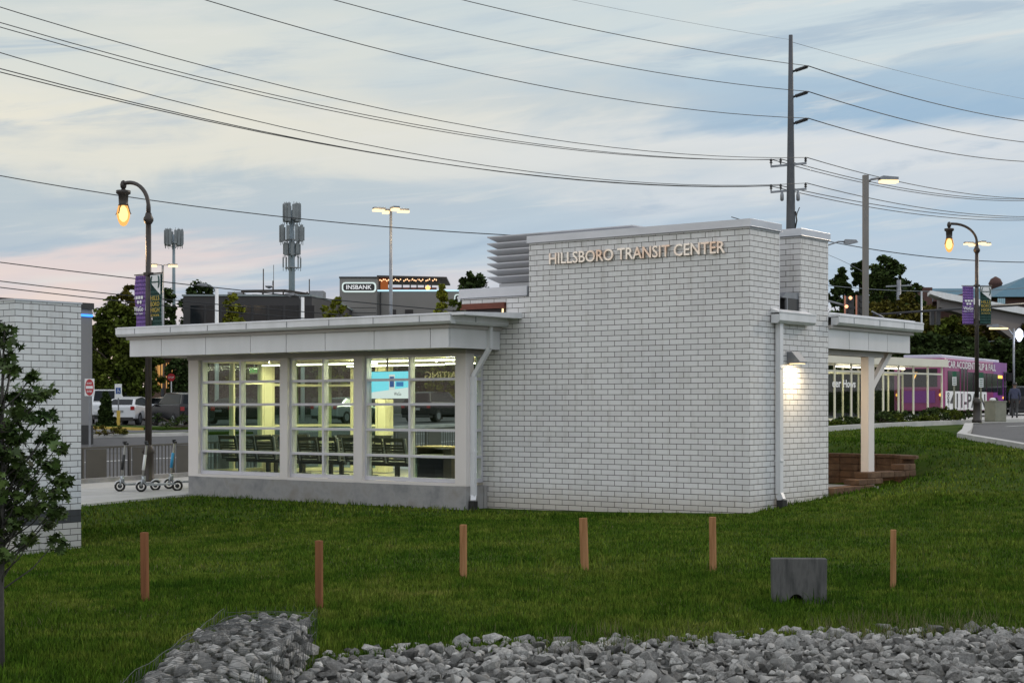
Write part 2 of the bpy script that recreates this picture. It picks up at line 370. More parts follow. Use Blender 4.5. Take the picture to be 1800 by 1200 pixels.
# ------------------------------------------------------------------ ground
GP = np.array([(0,4,0),(-6,6,0),(6,8,0),(-3,14,.0),(3,14,0),(-2.7,15.8,0),(6,16.5,0),(9,20,0.02),(0,22,-.02),(4.25,28.7,-.0),(-.9,31.8,-.14),(-3,33.4,-.14),
    (-7.2,36.8,-.12),(-6.9,26.6,-.42),(-7.9,25.4,-.48),(-4,24,-.16),(-6,18,-.1),(-4.5,29,-.22),(6.1,31.1,.16),(7.0,32.0,.26),(8.5,33.6,.46),(10.5,32,.45),(9.5,27,.12),
    (12,38,.62),(14.3,45,.71),(14.5,52,.89),(11.3,57,1.05),(18.7,66,1.2),(22.7,71,1.22),(10,50,.86),(7.5,37,.72),(30,50,.9),(40,70,1.25),(26,84,1.25),(16,76,1.2),(20,30,.4),
    (0,45,.15),(-4,40,-.05),(-8.8,37.5,-.15),(-11,41,-.08),(-9.6,43.7,-.02),(-14,50,.3),(-16,61,.6),(-25,60,.62),(-22,80,.85),(-28,95,1.),(0,60,.55),(0,80,.9),(0,100,1.15),
    (30,110,1.5),(-50,110,1.1),(-60,60,.6),(60,60,1.3),(40,20,.3),(-40,20,-.5),(-16,30,-.3),(0,-30,0),(60,-10,.1),(-60,-10,-.3),(0,140,1.4),(60,140,1.6),(-70,140,1.2)], float)
def _tps(r2): return np.where(r2 > 0, r2*np.log(r2+1e-12)*.5, 0)
GP = np.concatenate([GP, [(*LW(a, b_)[:2], z_) for a, b_, z_ in ((-1.2,4.4,.0),(-1.8,6.6,.03),(-.7,6.6,.04),(-1.2,7.35,.06),(-2.6,7.4,.05),(-.35,6.9,.1),(-3.5,5.2,0),(-.6,4.6,.03),(-1,8.4,.78),(.6,7.8,.74),(1.2,6.6,.54),(-3.5,8.6,.75),(.5,5.5,.36),(.35,4.2,.24))]])
_n = len(GP); _A = np.zeros((_n+3, _n+3)); _X = GP[:, :2]/50
_A[:_n, :_n] = _tps(((_X[:, None]-_X[None])**2).sum(-1)) + np.eye(_n)*2e-4
_A[:_n, _n] = 1; _A[:_n, _n+1:] = _X; _A[_n, :_n] = 1; _A[_n+1:, :_n] = _X.T
_w = np.linalg.solve(_A, np.concatenate([GP[:, 2], np.zeros(3)]))
def gz(x, y):
    x = np.asarray(x, float); y = np.asarray(y, float); sh = np.broadcast(x, y).shape
    xx = np.broadcast_to(x, sh).ravel(); yy = np.broadcast_to(y, sh).ravel(); res = np.empty(xx.size)
    for k in range(0, xx.size, 20000):
        q = np.stack([xx[k:k+20000], yy[k:k+20000]], 1)/50
        res[k:k+20000] = _tps(((q[:, None]-_X[None])**2).sum(-1)) @ _w[:_n] + _w[_n] + q @ _w[_n+1:]
    d = np.hypot(xx, yy-50); f = np.clip((d-75)/60, 0, 1); f = f*f*(3-2*f)
    far = 1.2+np.clip((yy-150)/160, 0, 1)**1.3*9*np.clip((xx-10)/30, 0, 1)
    return (res*(1-f)+far*f).reshape(sh)
def g1(x, y): return float(gz(x, y))
def rect_mesh(xs, ys, mat, name, dz=0, keep=None):
    X, Y = np.meshgrid(xs, ys); Z = gz(X, Y)+dz; nx, ny = len(xs), len(ys)
    i = np.arange(nx*ny).reshape(ny, nx); q = np.stack([i[:-1, :-1], i[:-1, 1:], i[1:, 1:], i[1:, :-1]], -1).reshape(-1, 4)
    return fast_mesh(name, np.stack([X.ravel(), Y.ravel(), Z.ravel()], 1), [q], mat)
ax = lambda *seg: np.unique(np.round(np.concatenate([np.arange(a, b, s) for a, b, s in seg]), 3))
xs = ax((-1500,-300,150),(-300,-60,20),(-60,-20,2),(-20,16,.5),(16,60,2),(60,300,20),(300,1501,150))
ys = ax((-400,-40,60),(-40,6,4),(6,62,.5),(62,110,2),(110,330,10),(330,600,30),(600,3001,300))
ground = rect_mesh(xs, ys, 'lawn', 'ground'); tag(ground, kind='structure')
for p in ground.data.polygons: p.use_smooth = True
def sheet(name, poly, mat, dz, step=1.0, local=True, thick=0):
    """a paved area: polygon (building frame if local) cut fine and laid over the ground; thick gives it a real edge"""
    pts = [LW(*p)[:2] if local else p for p in poly]
    bm = bmesh.new(); bm.faces.new([bm.verts.new((p[0], p[1], 0)) for p in pts])
    for axn, k in (((1,0,0), 0), ((0,1,0), 1)):
        lo = min(p[k] for p in pts); hi = max(p[k] for p in pts); c = math.floor(lo)+step
        while c < hi:
            bmesh.ops.bisect_plane(bm, geom=bm.verts[:]+bm.edges[:]+bm.faces[:], plane_co=tuple(c*a for a in axn), plane_no=axn); c += step
    bm.faces.ensure_lookup_table(); bm.normal_update()
    if bm.faces and bm.faces[0].normal.z < 0: bmesh.ops.reverse_faces(bm, faces=bm.faces)
    bm.normal_update()
    if thick:
        r = bmesh.ops.extrude_face_region(bm, geom=bm.faces[:]); nv = set(e for e in r['geom'] if isinstance(e, bmesh.types.BMVert))
    zz = gz([v_.co.x for v_ in bm.verts], [v_.co.y for v_ in bm.verts])
    for v_, z_ in zip(bm.verts, zz): v_.co.z = z_+dz-(thick if thick and v_ not in nv else 0)
    if thick: bmesh.ops.recalc_face_normals(bm, faces=bm.faces[:])
    me = bpy.data.meshes.new(name); bm.to_mesh(me); bm.free(); me.materials.append(M[mat])
    o = bpy.data.objects.new(name, me); C.objects.link(o); return o
def struct(o): o['kind'] = 'structure'; return o
def strip(path, w, local=False, closed=False):
    """polygon round a polyline"""
    pts = [Vector(p).to_2d() for p in path]; L = []; Rr = []
    for k, p in enumerate(pts):
        d = (pts[min(k+1, len(pts)-1)]-pts[max(k-1, 0)]).normalized(); nrm = Vector((-d.y, d.x))*w/2
        L.append(tuple(p+nrm)); Rr.append(tuple(p-nrm))
    return L+Rr[::-1]
# left of the building: sidewalk, street, parking lot (all run along the building's side)
struct(sheet('sidewalk', [(-19.3,-26),(-14.0,-26),(-14.0,-.6),(-14.14,6.5),(-14.14,46),(-19.3,46)], 'concrete_pale', .05, 1.0, True, .12))
struct(sheet('street', [(-37.5,-34),(-19.62,-34),(-19.62,70),(-37.5,70)], 'asphalt', .03, 2.0))
struct(sheet('parking_lot', [(-75,-10),(-38.0,-10),(-38.0,75),(-75,75)], 'asphalt', .03, 2.5))
struct(sheet('kerb', [(-19.62,-26),(-19.3,-26),(-19.3,46),(-19.62,46)], 'concrete', .16, 1.0, True, .2))
struct(sheet('kerb', [(-38.0,-30),(-37.5,-30),(-37.5,20),(-38.0,20)], 'concrete_pale', .16, 1.0, True, .2))
struct(sheet('kerb', [(-38.0,26),(-37.5,26),(-37.5,70),(-38.0,70)], 'concrete_pale', .16, 1.0, True, .2))
for k, lx in enumerate((-20.3, -25.4, -31.2)):
    struct(sheet('lane_marking', [(lx-.08,-30),(lx+.08,-30),(lx+.08,60),(lx-.08,60)], 'mark', .034, 2.0))
# parking islands and stall lines
struct(sheet('planting_bed', strip([(-26.5,84),(-19.5,78.5),(-15.5,76)], 3.0), 'lawn', .14, 1.5, False, .18))
struct(sheet('kerb', strip([(-27,82.2),(-19.9,76.8),(-17.3,75.0)], .3), 'yellow_paint', .15, 1.5, False, .2))
struct(sheet('planting_bed', strip([(-17,66),(-11.8,70.6)], 1.6), 'lawn', .12, 1.5, False, .18))
for k in range(7):
    a = Vector((-22.8+k*1.55, 73.2+k*.55)); struct(sheet('stall_marking', strip([a, a+Vector((1.6, 3.4))], .14), 'mark', .045, 1.0, False))
struct(sheet('stall_marking', strip([(-24,72.0),(-12,76.2)], .14), 'mark', .046, 1.0, False))
struct(sheet('stall_marking', strip([(-20.5,84.5),(-14.5,81.2)], .14), 'mark', .047, 1.0, False))
# right of the building: kerb, bus plaza and drive
kerb_line = [(4.5,48.8),(11.3,57),(18.7,66),(22.7,71),(40,92)]
struct(sheet('kerb', strip(kerb_line, .34), 'concrete_pale', .17, .7, False, .22))
struct(sheet('bus_plaza', [(11.2,57.3),(22.5,71.2),(39.8,92.2),(30,100),(12,80),(4.0,68),(2,60)], 'concrete_pale', .12, 1.5, False, .1))
struct(sheet('planting_bed', [(4.6,49.6),(10.6,56.7),(17.4,65.0),(16.2,66.2),(9,58),(3.6,51)], 'lawn', .17, 1.0, False))
struct(sheet('bus_lane', [(30,100),(12,80),(4.0,68),(-4,78),(24,112),(60,150),(70,130)], 'asphalt', .04, 3, False))
struct(sheet('bus_driveway', [(14.55,20),(14.55,45),(14.75,52.2),(15.6,54.5),(17.6,62.0),(18.9,65.7),(22.9,70.7),(40.2,91.7),(60,80),(60,20)], 'asphalt', .03, 1.5, False))
struct(sheet('kerb', strip([(14.4,19),(14.4,45),(14.6,52.2),(15.5,54.8),(17.2,60.5)], .3), 'concrete_pale', .16, .7, False, .22))
for a, b in (((20,58),(38,80)), ((18.5,60.2),(36,82)), ((24,52),(44,76))):
    struct(sheet('lane_marking', strip([a, b], .14), 'mark', .036, 1.5, False))
# ------------------------------------------------------------------ transit center building
B = thing('transit_building', 'white brick station building with glazed waiting room and low overhanging roof', 'building', ORG, RZ)
ZF = .30                                                     # waiting room floor
XL, XR, YF, DP = -14.14, -5.986, -.66, 4.47                   # waiting room: ends, front plane, depth
YB = YF+DP
b = MB()
b.box(-6.25, 0, 0, 3.119, -.7, 3.50)
b.box(-4.916, 0, 0, 1.115, 3.50, 5.10)
b.box(-1.35, 0, 1.953, 3.119, 3.50, 5.10)
b.box(-5.48, -4.916, 0, .5, 3.50, 4.08)
b.box(-6.62, -5.48, 0, .5, 3.985, 4.08)
b.build('brick_wall', 'brick', B)
b = MB(); b.box(-6.0, -5.95, .4, 5.2, -.3, 3.5); b.box(-6.0, -3.2, 3.119, 6.9, -.3, 3.5); b.build('rear_wall', 'white_panel', B)
# copings
def coping(x0, x1, y0, y1, z0, z1):
    q = MB(); q.box(x0, x1, y0, y1, z0, z1); q.box(x0-.006, x1+.006, y0-.006, y1+.006, z0, z0+.012); q.box(x0+.03, x1-.03, y0+.03, y1-.03, z0-.02, z0)
    for k in range(1, int((x1-x0)/2.4)+1): q.box(x0+k*2.4-.01, x0+k*2.4+.01, y0-.003, y0, z0+.012, z1-.002)
    return q.build('coping', 'coping', B, .006)
coping(-4.95, .035, -.035, 1.15, 5.12, 5.262); coping(-1.38, .035, 1.918, 3.155, 5.12, 5.262)
coping(-6.68, -4.952, -.03, .53, 4.10, 4.29)
# clerestory strip under the low coping
b = MB(); b.box(-6.58, -5.50, -.06, .3, 3.90, 3.985); b.box(-6.60, -5.48, -.09, .28, 3.868, 3.90)
b.build('clerestory_hood', 'copper', B)
b = MB(); b.box(-6.55, -5.52, .05, .3, 3.64, 3.868); b.build('clerestory_window', 'dark_glass', B)
b = MB(); b.tube([(-5.58,.0,3.66),(-5.57,.0,3.86)], .018, 8); b.build('clerestory_light', 'lamp_white', B)
# roof monitor with sloped louvres
yl = .55; xa, za = on_y(854, 425, yl); xb, zb = on_y(868, 505, yl)
b = MB(); n_l = 7; zt = za+.10; pitch = (zt-zb-.0)/(n_l+.6)
def ring(x0, x1, y0, y1, z): return [(x0,y0,z),(x1,y0,z),(x1,y1,z),(x0,y1,z)]
for k in range(n_l):
    z1 = zt-k*pitch; z0 = z1-pitch*.93; o_ = .17; X0, X1, Y0, Y1 = xb, -3.0, yl+.16, yl+1.8
    top = ring(X0-o_, X1+o_, Y0-o_, Y1+o_, z1); top2 = ring(X0-o_, X1+o_, Y0-o_, Y1+o_, z1-.022); bot = ring(X0, X1, Y0, Y1, z0)
    b.face(top); b.face(bot[::-1])
    for lo, hi in ((top2, top), (bot, top2)):
        for j in range(4): b.face([lo[j], lo[(j+1) % 4], hi[(j+1) % 4], hi[j]])
b.box(xb+.01, -3.0, yl+.17, yl+1.8, 3.6, zt-n_l*pitch+.0)
b.build('roof_louvre', pm('grey louvre paint', (.50, .50, .52), (.44, .44, .46), 2, .45), B)
# pipe and vent in the slot between wall and tower
b = MB(); b.box(-.10, -.03, 1.12, 1.19, 3.6, 5.05); b.build('slot_pipe', 'white_metal', B)
b = MB(); b.box(-1.0, -.03, 1.50, 1.95, 3.50, 3.92); b.build('slot_vent', 'black', B)
v_ = B.children[-1]; b = MB(); b.prism([(-1.0,1.45,4.03),(-1.0,1.30,3.94),(-1.0,1.30,3.925),(-1.0,1.952,3.925),(-1.0,1.952,4.05)], (.97,0,0)); b.box(-.07,-.028,1.46,1.50,3.5,3.925); b.build('vent_hood', 'grey_metal', v_)
# concrete base, sills, floor, ceiling
b = MB()
b.box(XL, XR, YF, YF+.28, -.7, .325); b.box(XL, XL+.28, YF+.28, YB, -.7, .325); b.box(XR-.28, XR, YF+.28, .0, -.7, .325); b.box(XR, XR+.03, -.1, -.0, -.7, .325)
b.build('concrete_base', 'concrete', B, .01)
b = MB(); b.box(XL+.28, XR-.28, YF+.28, YB+2.2, .05, ZF); b.build('interior_floor', 'floor', B)
b = MB(); b.box(XL-.02, XR+.02, YF+.10, YB+.05, 3.02, 3.06); b.build('ceiling', 'inner', B)
# columns
xc = lambda px: on_y(px, 715, YF)[0]
cols = [(XL, xc(348.5)), (xc(491.5), xc(505)), (xc(621), xc(636.5)), (xc(799.5), XR)]
def column(x0, x1, y0, y1, mat='column', z0=.325, z1=3.0):
    return MB().box(x0, x1, y0, y1, z0, z1).build('column', mat, B, .008)
for x0, x1 in cols: column(x0, x1, YF, YF+.26)
ycl = on_x(466, 715, XL+.12)[0]
column(XL, XL+.24, ycl-.14, ycl+.14, 'inner'); column(XL, XL+.24, YB-.24, YB, 'inner')
xcb = [on_y(672, 715, YB-.2)[0], on_y(745, 715, YB)[0]-2.0]
for x in xcb: column(x-.12, x+.12, YB-.24, YB, 'inner')
# header beams
b = MB(); b.box(XL-.02, XR+.02, YF-.015, YF+.30, 2.96, 3.10); b.box(XL-.02, XL+.28, YF+.30, YB+.05, 2.96, 3.10); b.box(XR-.28, XR+.02, YF+.30, -.005, 2.96, 3.10)
for px in (325, 410, 495, 575, 655, 735): x = xc(px); b.box(x-.008, x+.008, YF-.018, YF-.015, 2.965, 3.06)
b.box(XL-.02, XR, YB-.26, YB+.02, 2.96, 3.10)
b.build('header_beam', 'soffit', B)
# windows ------------------------------------------------------------
def window(p0, p1, zs, mull, name='window', fm='frame', fd=.15, bw=.052, sill=True):
    """frame with mullions between two plan points; zs = heights of all horizontal bars"""
    p0, p1 = Vector((*p0, 0)), Vector((*p1, 0)); d = (p1-p0); L = d.length; d.normalize(); nrm = Vector((d.y, -d.x, 0))   # outward = right of travel
    def bx(q, a0, a1, n0, n1, z0, z1):
        q.prism([p0+d*a0+nrm*n0+Vector((0,0,z0)), p0+d*a1+nrm*n0+Vector((0,0,z0)), p0+d*a1+nrm*n1+Vector((0,0,z0)), p0+d*a0+nrm*n1+Vector((0,0,z0))], (0,0,z1-z0))
    q = MB(); ms = [0]+list(mull)+[L]
    for k, m_ in enumerate(ms):
        a0, a1 = (m_, m_+bw) if k == 0 else ((m_-bw, m_) if k == len(ms)-1 else (m_-bw/2, m_+bw/2))
        bx(q, a0, a1, -fd, 0, zs[0], zs[-1])
    for k in range(len(ms)-1):
        a0 = ms[k]+(bw if k == 0 else bw/2); a1 = ms[k+1]-(bw if k == len(ms)-2 else bw/2)
        for j, z in enumerate(zs):
            hb = bw*1.5 if j == 0 else bw
            z0, z1 = (z, z+hb) if j == 0 else ((z-hb, z) if j == len(zs)-1 else (z-hb/2, z+hb/2))
            bx(q, a0, a1, -fd, -.003, z0, z1)
    f = q.build(name, fm, B)
    g = MB(); bx(g, .01, L-.01, -fd*.55-.008, -fd*.55, zs[0]+.02, zs[-1]-.02); g.build('glass_pane', 'glass', f)
    if sill:
        q = MB(); bx(q, -.02, L+.02, -.02, .085, zs[0]-.062, zs[0]-.004); q.build('sill', 'column', f)
    return f
ZS = [.385, .90, 1.43, 1.955, 2.46, 2.965]
for k, mp in enumerate((422, 567.5, 719.5)):
    x0, x1 = cols[k][1], cols[k+1][0]
    window((x0, YF+.085), (x1, YF+.085), ZS, [on_y(mp, 715, YF+.085)[0]-x0])
window((XR-.085, YF+.27), (XR-.085, -.01), ZS, [], sill=False)
window((XL+.085, ycl-.15), (XL+.085, YF+.27), ZS, [.95], fm='inner', sill=False)
window((XL+.085, YB-.25), (XL+.085, ycl+.15), [.33, 1.45, 2.43, 2.965], [], fm='inner', sill=False)
xd = on_y(745, 715, YB)[0]
window((xcb[0]-.13, YB-.1), (XL+.25, YB-.1), [.33, 1.05, 1.45, 2.43, 2.965], [.85], fm='inner', sill=False)
window((xcb[1]-.13, YB-.1), (xcb[0]+.13, YB-.1), [.33, 1.45, 2.43, 2.965], [xcb[1]-.13-xd], fm='inner', sill=False)
# roof ---------------------------------------------------------------
GX0, GX1, GY = -15.25, -5.417, -1.842
PX0, PX1, PY = -15.02, -5.64, -1.62
def roof_piece(x0, x1, y0, y1, rise_y):
    """shallow slab that climbs from its gutter side"""
    return [(x0,y0),(x1,y0),(x1,y1),(x0,y1)]
b = MB()
b.prism([(GX0+.02,GY+.03,3.645),(GX0+.02,GY+.03,3.70),(GX0+.02,1.2,3.80),(GX0+.02,7.2,3.72),(GX0+.02,7.2,3.645)], (GX1+.35-GX0-.04,0,0))
b.box(-5.06, .0, 3.13, 7.28, 3.645, 3.74); b.box(-5.06, .185, 3.21, 7.28, 3.648, 3.70)
b.build('roof', 'white_metal', B)
# gutters
def gutter(a, c, out, z0=3.49, z1=3.665, w=.17, joints=1.2):
    """box gutter from plan point a to c, projecting along out, with joint clips"""
    a, c, o2 = Vector((*a, 0)), Vector((*c, 0)), Vector((*out, 0)); d = (c-a); L = d.length; d.normalize(); q = MB()
    prof = [(0, z0), (w*.72, z0), (w, z0+.05), (w, z1), (w-.012, z1), (w-.012, z1-.03), (0, z1-.03)]
    q.prism([a+o2*p_+Vector((0,0,z_)) for p_, z_ in prof], c-a)
    q.prism([a+o2*p_+Vector((0,0,z_)) for p_, z_ in ((w,z1-.002),(w+.012,z1-.002),(w+.012,z1+.018),(w-.05,z1+.018),(w-.05,z1-.002))], c-a)
    k = joints*.55; q.mi = 1
    while k < L-.1:
        p0 = a+d*k; q.prism([p0+o2*(w)+Vector((0,0,z0+.05)), p0+o2*(w+.006)+Vector((0,0,z0+.05)), p0+o2*(w+.006)+Vector((0,0,z1-.01)), p0+o2*w+Vector((0,0,z1-.01))], d*.016); k += joints
    return q.build('gutter', ['white_metal', 'grey_metal'], B)
gutter((GX0, GY+.17), (GX1, GY+.17), (0,-1)); gutter((GX1-.17, GY+.172), (GX1-.17, -.002), (1,0), joints=1.1)
gutter((GX0+.17, GY+.172), (GX0+.17, 7.2), (-1,0))
gutter((.02, 3.20), (.02, 7.28), (1,0)); gutter((0.02, .76), (.02, 2.21), (1,0), 3.43, 3.62, .18, 9)
b = MB(); b.prism([(.0,.78,3.62),(.0,.78,3.70),(.17,.78,3.635),(.17,.78,3.62)], (0,1.41,0)); b.build('canopy_flashing', 'white_metal', B)
# fascia panels with open joints, cornice band and soffit
def fascia(a, c, out, z0, z1, joints):
    a, c, o2 = Vector((*a,0)), Vector((*c,0)), Vector((*out,0)); d = (c-a); L = d.length; d.normalize(); q = MB()
    js = [0]+joints+[L]
    for s0, s1 in zip(js[:-1], js[1:]):
        g0 = 0 if s0 == 0 else .008; g1_ = 0 if s1 == L else .008
        q.prism([a+d*(s0+g0)-o2*.04+Vector((0,0,z0)), a+d*(s1-g1_)-o2*.04+Vector((0,0,z0)), a+d*(s1-g1_)+Vector((0,0,z0)), a+d*(s0+g0)+Vector((0,0,z0))], (0,0,z1-z0))
    q.build('fascia_panel', 'white_panel', B)
    q = MB(); q.prism([a-o2*.06+Vector((0,0,z0+.01)), c-o2*.06+Vector((0,0,z0+.01)), c-o2*.041+Vector((0,0,z0+.01)), a-o2*.041+Vector((0,0,z0+.01))], (0,0,z1-z0-.01)); q.build('fascia_backing', 'dark', B)
fj = [on_y(px, 600, PY)[0]-PX0 for px in (283.5, 361.5, 440, 503, 571.5, 657.5, 756.5)]
fascia((PX0, PY), (PX1, PY), (0,-1), 3.04, 3.42, fj); fascia((PX1, PY+.042), (PX1, -.003), (1,0), 3.04, 3.42, [])
fascia((PX0, 7.0), (PX0, PY+.042), (-1,0), 3.04, 3.42, [1.5, 3, 4.5, 6, 7.5])
pj = [on_x(px, 600, .0)[0]-3.125 for px in (1493, 1527, 1560)]
fascia((.0, 3.125), (.0, 7.0), (1,0), 3.04, 3.42, pj); fascia((.0-.042, 7.0), (-5.0, 7.0), (0,1), 3.04, 3.42, [1.2, 2.4, 3.6])
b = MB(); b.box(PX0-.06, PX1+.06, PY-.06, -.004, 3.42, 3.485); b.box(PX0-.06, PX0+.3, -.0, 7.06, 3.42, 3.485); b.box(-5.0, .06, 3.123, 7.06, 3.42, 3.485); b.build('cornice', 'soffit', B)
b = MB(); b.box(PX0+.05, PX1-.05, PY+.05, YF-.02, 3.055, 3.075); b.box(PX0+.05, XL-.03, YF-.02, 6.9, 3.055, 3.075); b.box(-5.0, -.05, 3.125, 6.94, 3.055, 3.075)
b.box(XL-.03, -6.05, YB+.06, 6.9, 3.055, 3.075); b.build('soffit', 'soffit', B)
# right-hand canopy: beam, post and brace
t0, t1 = on_x(1527, 715, -.2)[0], on_x(1537, 715, -.2)[0]
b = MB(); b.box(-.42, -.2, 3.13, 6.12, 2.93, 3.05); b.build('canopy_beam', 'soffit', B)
b = MB(); b.box(-.2-.176, -.2, t0, t1, -.1, 2.93); b.build('canopy_post', 'column', B, .006)
b = MB(); b.prism([(-.33,t1+.0,2.22),(-.33,t1+.0,2.40),(-.33,t1+.80,3.05),(-.33,t1+1.0,3.05)], (.10,0,0)); b.build('canopy_brace', 'column', B)
def area(parent, loc, sx, sy, power, col, rot=(0,0,0)):
    l = bpy.data.lights.new('lamp_light', 'AREA'); l.shape = 'RECTANGLE'; l.size = sx; l.size_y = sy; l.energy = power; l.color = col
    o = bpy.data.objects.new('lamp_light', l); C.objects.link(o); o.parent = parent; o.location = loc; o.rotation_euler = rot; return o
for y in (4.1,):
    q = MB(); q.lathe([(.07,3.02),(.07,3.054)], (-1.1,y,0), 12); so_ = q.build('soffit_light', 'lamp_white', B); area(so_, (-1.1,y,3.01), .12, .12, 30, (1,.74,.42))
# downspouts
def downspout(pts, w, dpt, boot):
    q = MB()
    for p0, p1 in zip(pts[:-1], pts[1:]): q.bar(p0, p1, w, dpt)
    o = q.build('downspout', 'white_metal', B)
    q = MB(); x, y, z = boot; q.box(x-w*.62, x+w*.62, y-dpt*.75, y+dpt*.75, z-.45, z); q.build('boot', 'black', o); return o
xg, zg = on_y(860, 545, GY+.9)
yd, zt_ = on_x(860.5, 612, PX1+.05); yv, zv = on_x(832.5, 661, XR+.06); zvb = on_x(832.5, 880, XR+.06)[1]
downspout([(PX1+.05, yd, 3.52), (PX1+.05, yd, zt_), (XR+.06, yv, zv), (XR+.06, yv, zvb+.1), (XR+.10, yv-.06, zvb)], .11, .075, (XR+.10, yv-.06, zvb))
ys_, zs_ = on_x(1370, 880, .07)
downspout([(.07, ys_, 3.45), (.07, ys_, zs_+.13), (.12, ys_, zs_+.02)], .10, .12, (.12, ys_, zs_+.02))
b = MB()
for z in (zv-.35, 1.0): b.box(XR+.0, XR+.12, yv-.045, yv+.045, z, z+.03)
for z in (.9, 2.6): b.box(.0, .135, ys_-.056, ys_+.056, z, z+.03)
b.build('downspout_strap', 'white_metal', B)
# wall lamp on the short brick side
yw0, zw0 = on_x(1383, 618, 0); yw1, zw1 = on_x(1403, 641, 0)
b = MB(); b.prism([(.004,yw0,zw0+.0),(.10,yw0,zw0+.0),(.27,yw0,zw1+.05),(.27,yw0,zw1+.02),(.004,yw0,zw1+.02)], (0,.30,0)); wl = b.build('wall_lamp', 'grey_metal', B)
b = MB(); b.box(.04, .24, yw0+.03, yw0+.27, zw1+.004, zw1+.018); b.build('lens', 'lamp_white', wl); area(wl, (.21, yw0+.15, zw1-.01), .08, .24, 24, (1,.80,.50))
# building name in metal letters
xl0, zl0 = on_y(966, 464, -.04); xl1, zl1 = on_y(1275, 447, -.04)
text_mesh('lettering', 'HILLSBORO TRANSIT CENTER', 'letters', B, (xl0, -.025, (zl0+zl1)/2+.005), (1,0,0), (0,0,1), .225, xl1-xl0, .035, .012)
# ceiling light strips inside
for x0, y0, L in ((XL+.5, 1.2, 3.6), (-9.6, .2, 3.1), (-12.6, 3.0, 3.0), (-9.2, 2.6, 2.6)):
    q = MB(); q.box(x0, x0+L, y0-.03, y0+.03, 2.86, 2.885); s_ = q.build('light_strip', 'led', B)
    q = MB(); q.box(x0, x0+L, y0-.035, y0+.035, 2.886, 2.92); q.box(x0+.2, x0+.22, y0-.01, y0+.01, 2.92, 3.02); q.box(x0+L-.22, x0+L-.2, y0-.01, y0+.01, 2.92, 3.02); q.build('strip_housing', 'white_metal', s_)
    area(s_, (x0+L/2, y0, 2.85), L, .06, 80, (1, .92, .60))
    area(s_, (x0+L/2, y0, 2.93), L, .06, 36, (1, .92, .60), (math.pi,0,0))
M['dim_letters'] = pm('tan letters', (.16, .145, .08), (.13, .12, .07), 3, .6)
# WAITING sign letters on the rear glazing, read from the street
xw, zw = on_y(802, 667, YB+.02)
xw2 = on_y(700, 652, YB+.02)[0]
text_mesh('rear_lettering', 'WAITING', 'dim_letters', B, (xw+.30, YB+.06, zw+.03), (-1,0,0), (0,0,1), .17, (xw+.30-on_y(744,652,YB)[0]), .03, .0)
M['exit_green'] = emat('exit green', (.05, .8, .12), .9)
# ------------------------------------------------------------------ inside the waiting room
def bench():
    t_ = thing('waiting_bench', 'black slatted beam bench', 'bench', (0,0,0))
    n = 3; w = .60
    for k in range(n):
        x = k*w
        q = MB(); tilt = lambda z: .10-(z-.42)*.22
        q.prism([(x+.03,tilt(.42),.42),(x+.03,tilt(.42)+.02,.42),(x+.03,tilt(.95)+.02,.95),(x+.03,tilt(.95),.95)], (.035,0,0))
        q.prism([(x+w-.065,tilt(.42),.42),(x+w-.065,tilt(.42)+.02,.42),(x+w-.065,tilt(.95)+.02,.95),(x+w-.065,tilt(.95),.95)], (.035,0,0))
        for j, z in enumerate((.46, .52, .58, .64, .70, .76, .86)):
            hh = .045 if j < 6 else .085
            q.prism([(x+.065,tilt(z),z),(x+.065,tilt(z)+.015,z),(x+.065,tilt(z+hh)+.015,z+hh),(x+.065,tilt(z+hh),z+hh)], (w-.13,0,0))
        q.build('backrest', 'black', t_)
        q = MB(); q.box(x+.03, x+w-.03, .11, .55, .41, .44); q.build('seat', 'black', t_)
    for k in range(n+1):
        q = MB(); q.box(k*w-.02, k*w+.02, .05, .50, .62, .65); q.box(k*w-.015, k*w+.015, .40, .44, .40, .62); q.bar((k*w,.03,.93),(k*w,.12,.42), .03, .04); q.build('armrest', 'grey_metal', t_)
    q = MB(); q.box(0, n*w, .26, .34, .34, .40); q.build('beam', 'black', t_)
    for x in (.45, n*w-.45): q = MB(); q.box(x-.05, x+.05, .27, .33, .03, .34); q.box(x-.05, x+.05, .08, .52, 0, .03); q.build('leg', 'black', t_)
    return t_
b0 = bench(); xe = on_y(719, 800, .1)[0]
bl = [('black slatted bench behind the window bay farthest from the downspout', xe-5.75, .0, 0), ('black slatted bench behind the middle window bay', xe-3.8, .0, 0),
      ('black slatted bench under the blue screen', xe-1.85, .0, 0), ('black bench turned sideways along the end glazing', -13.55, 2.6, -math.pi/2), ('black bench in the rear row behind the middle window', -10.6, 2.4, math.pi)]
for k, (lb, x, y, r_) in enumerate(bl):
    o = b0 if k == 0 else dup(b0, (0,0,0))
    o.location = LW(x, y, ZF); o.rotation_euler = (0,0,RZ+r_); tag(o, lb, 'bench', 'benches in the waiting room')
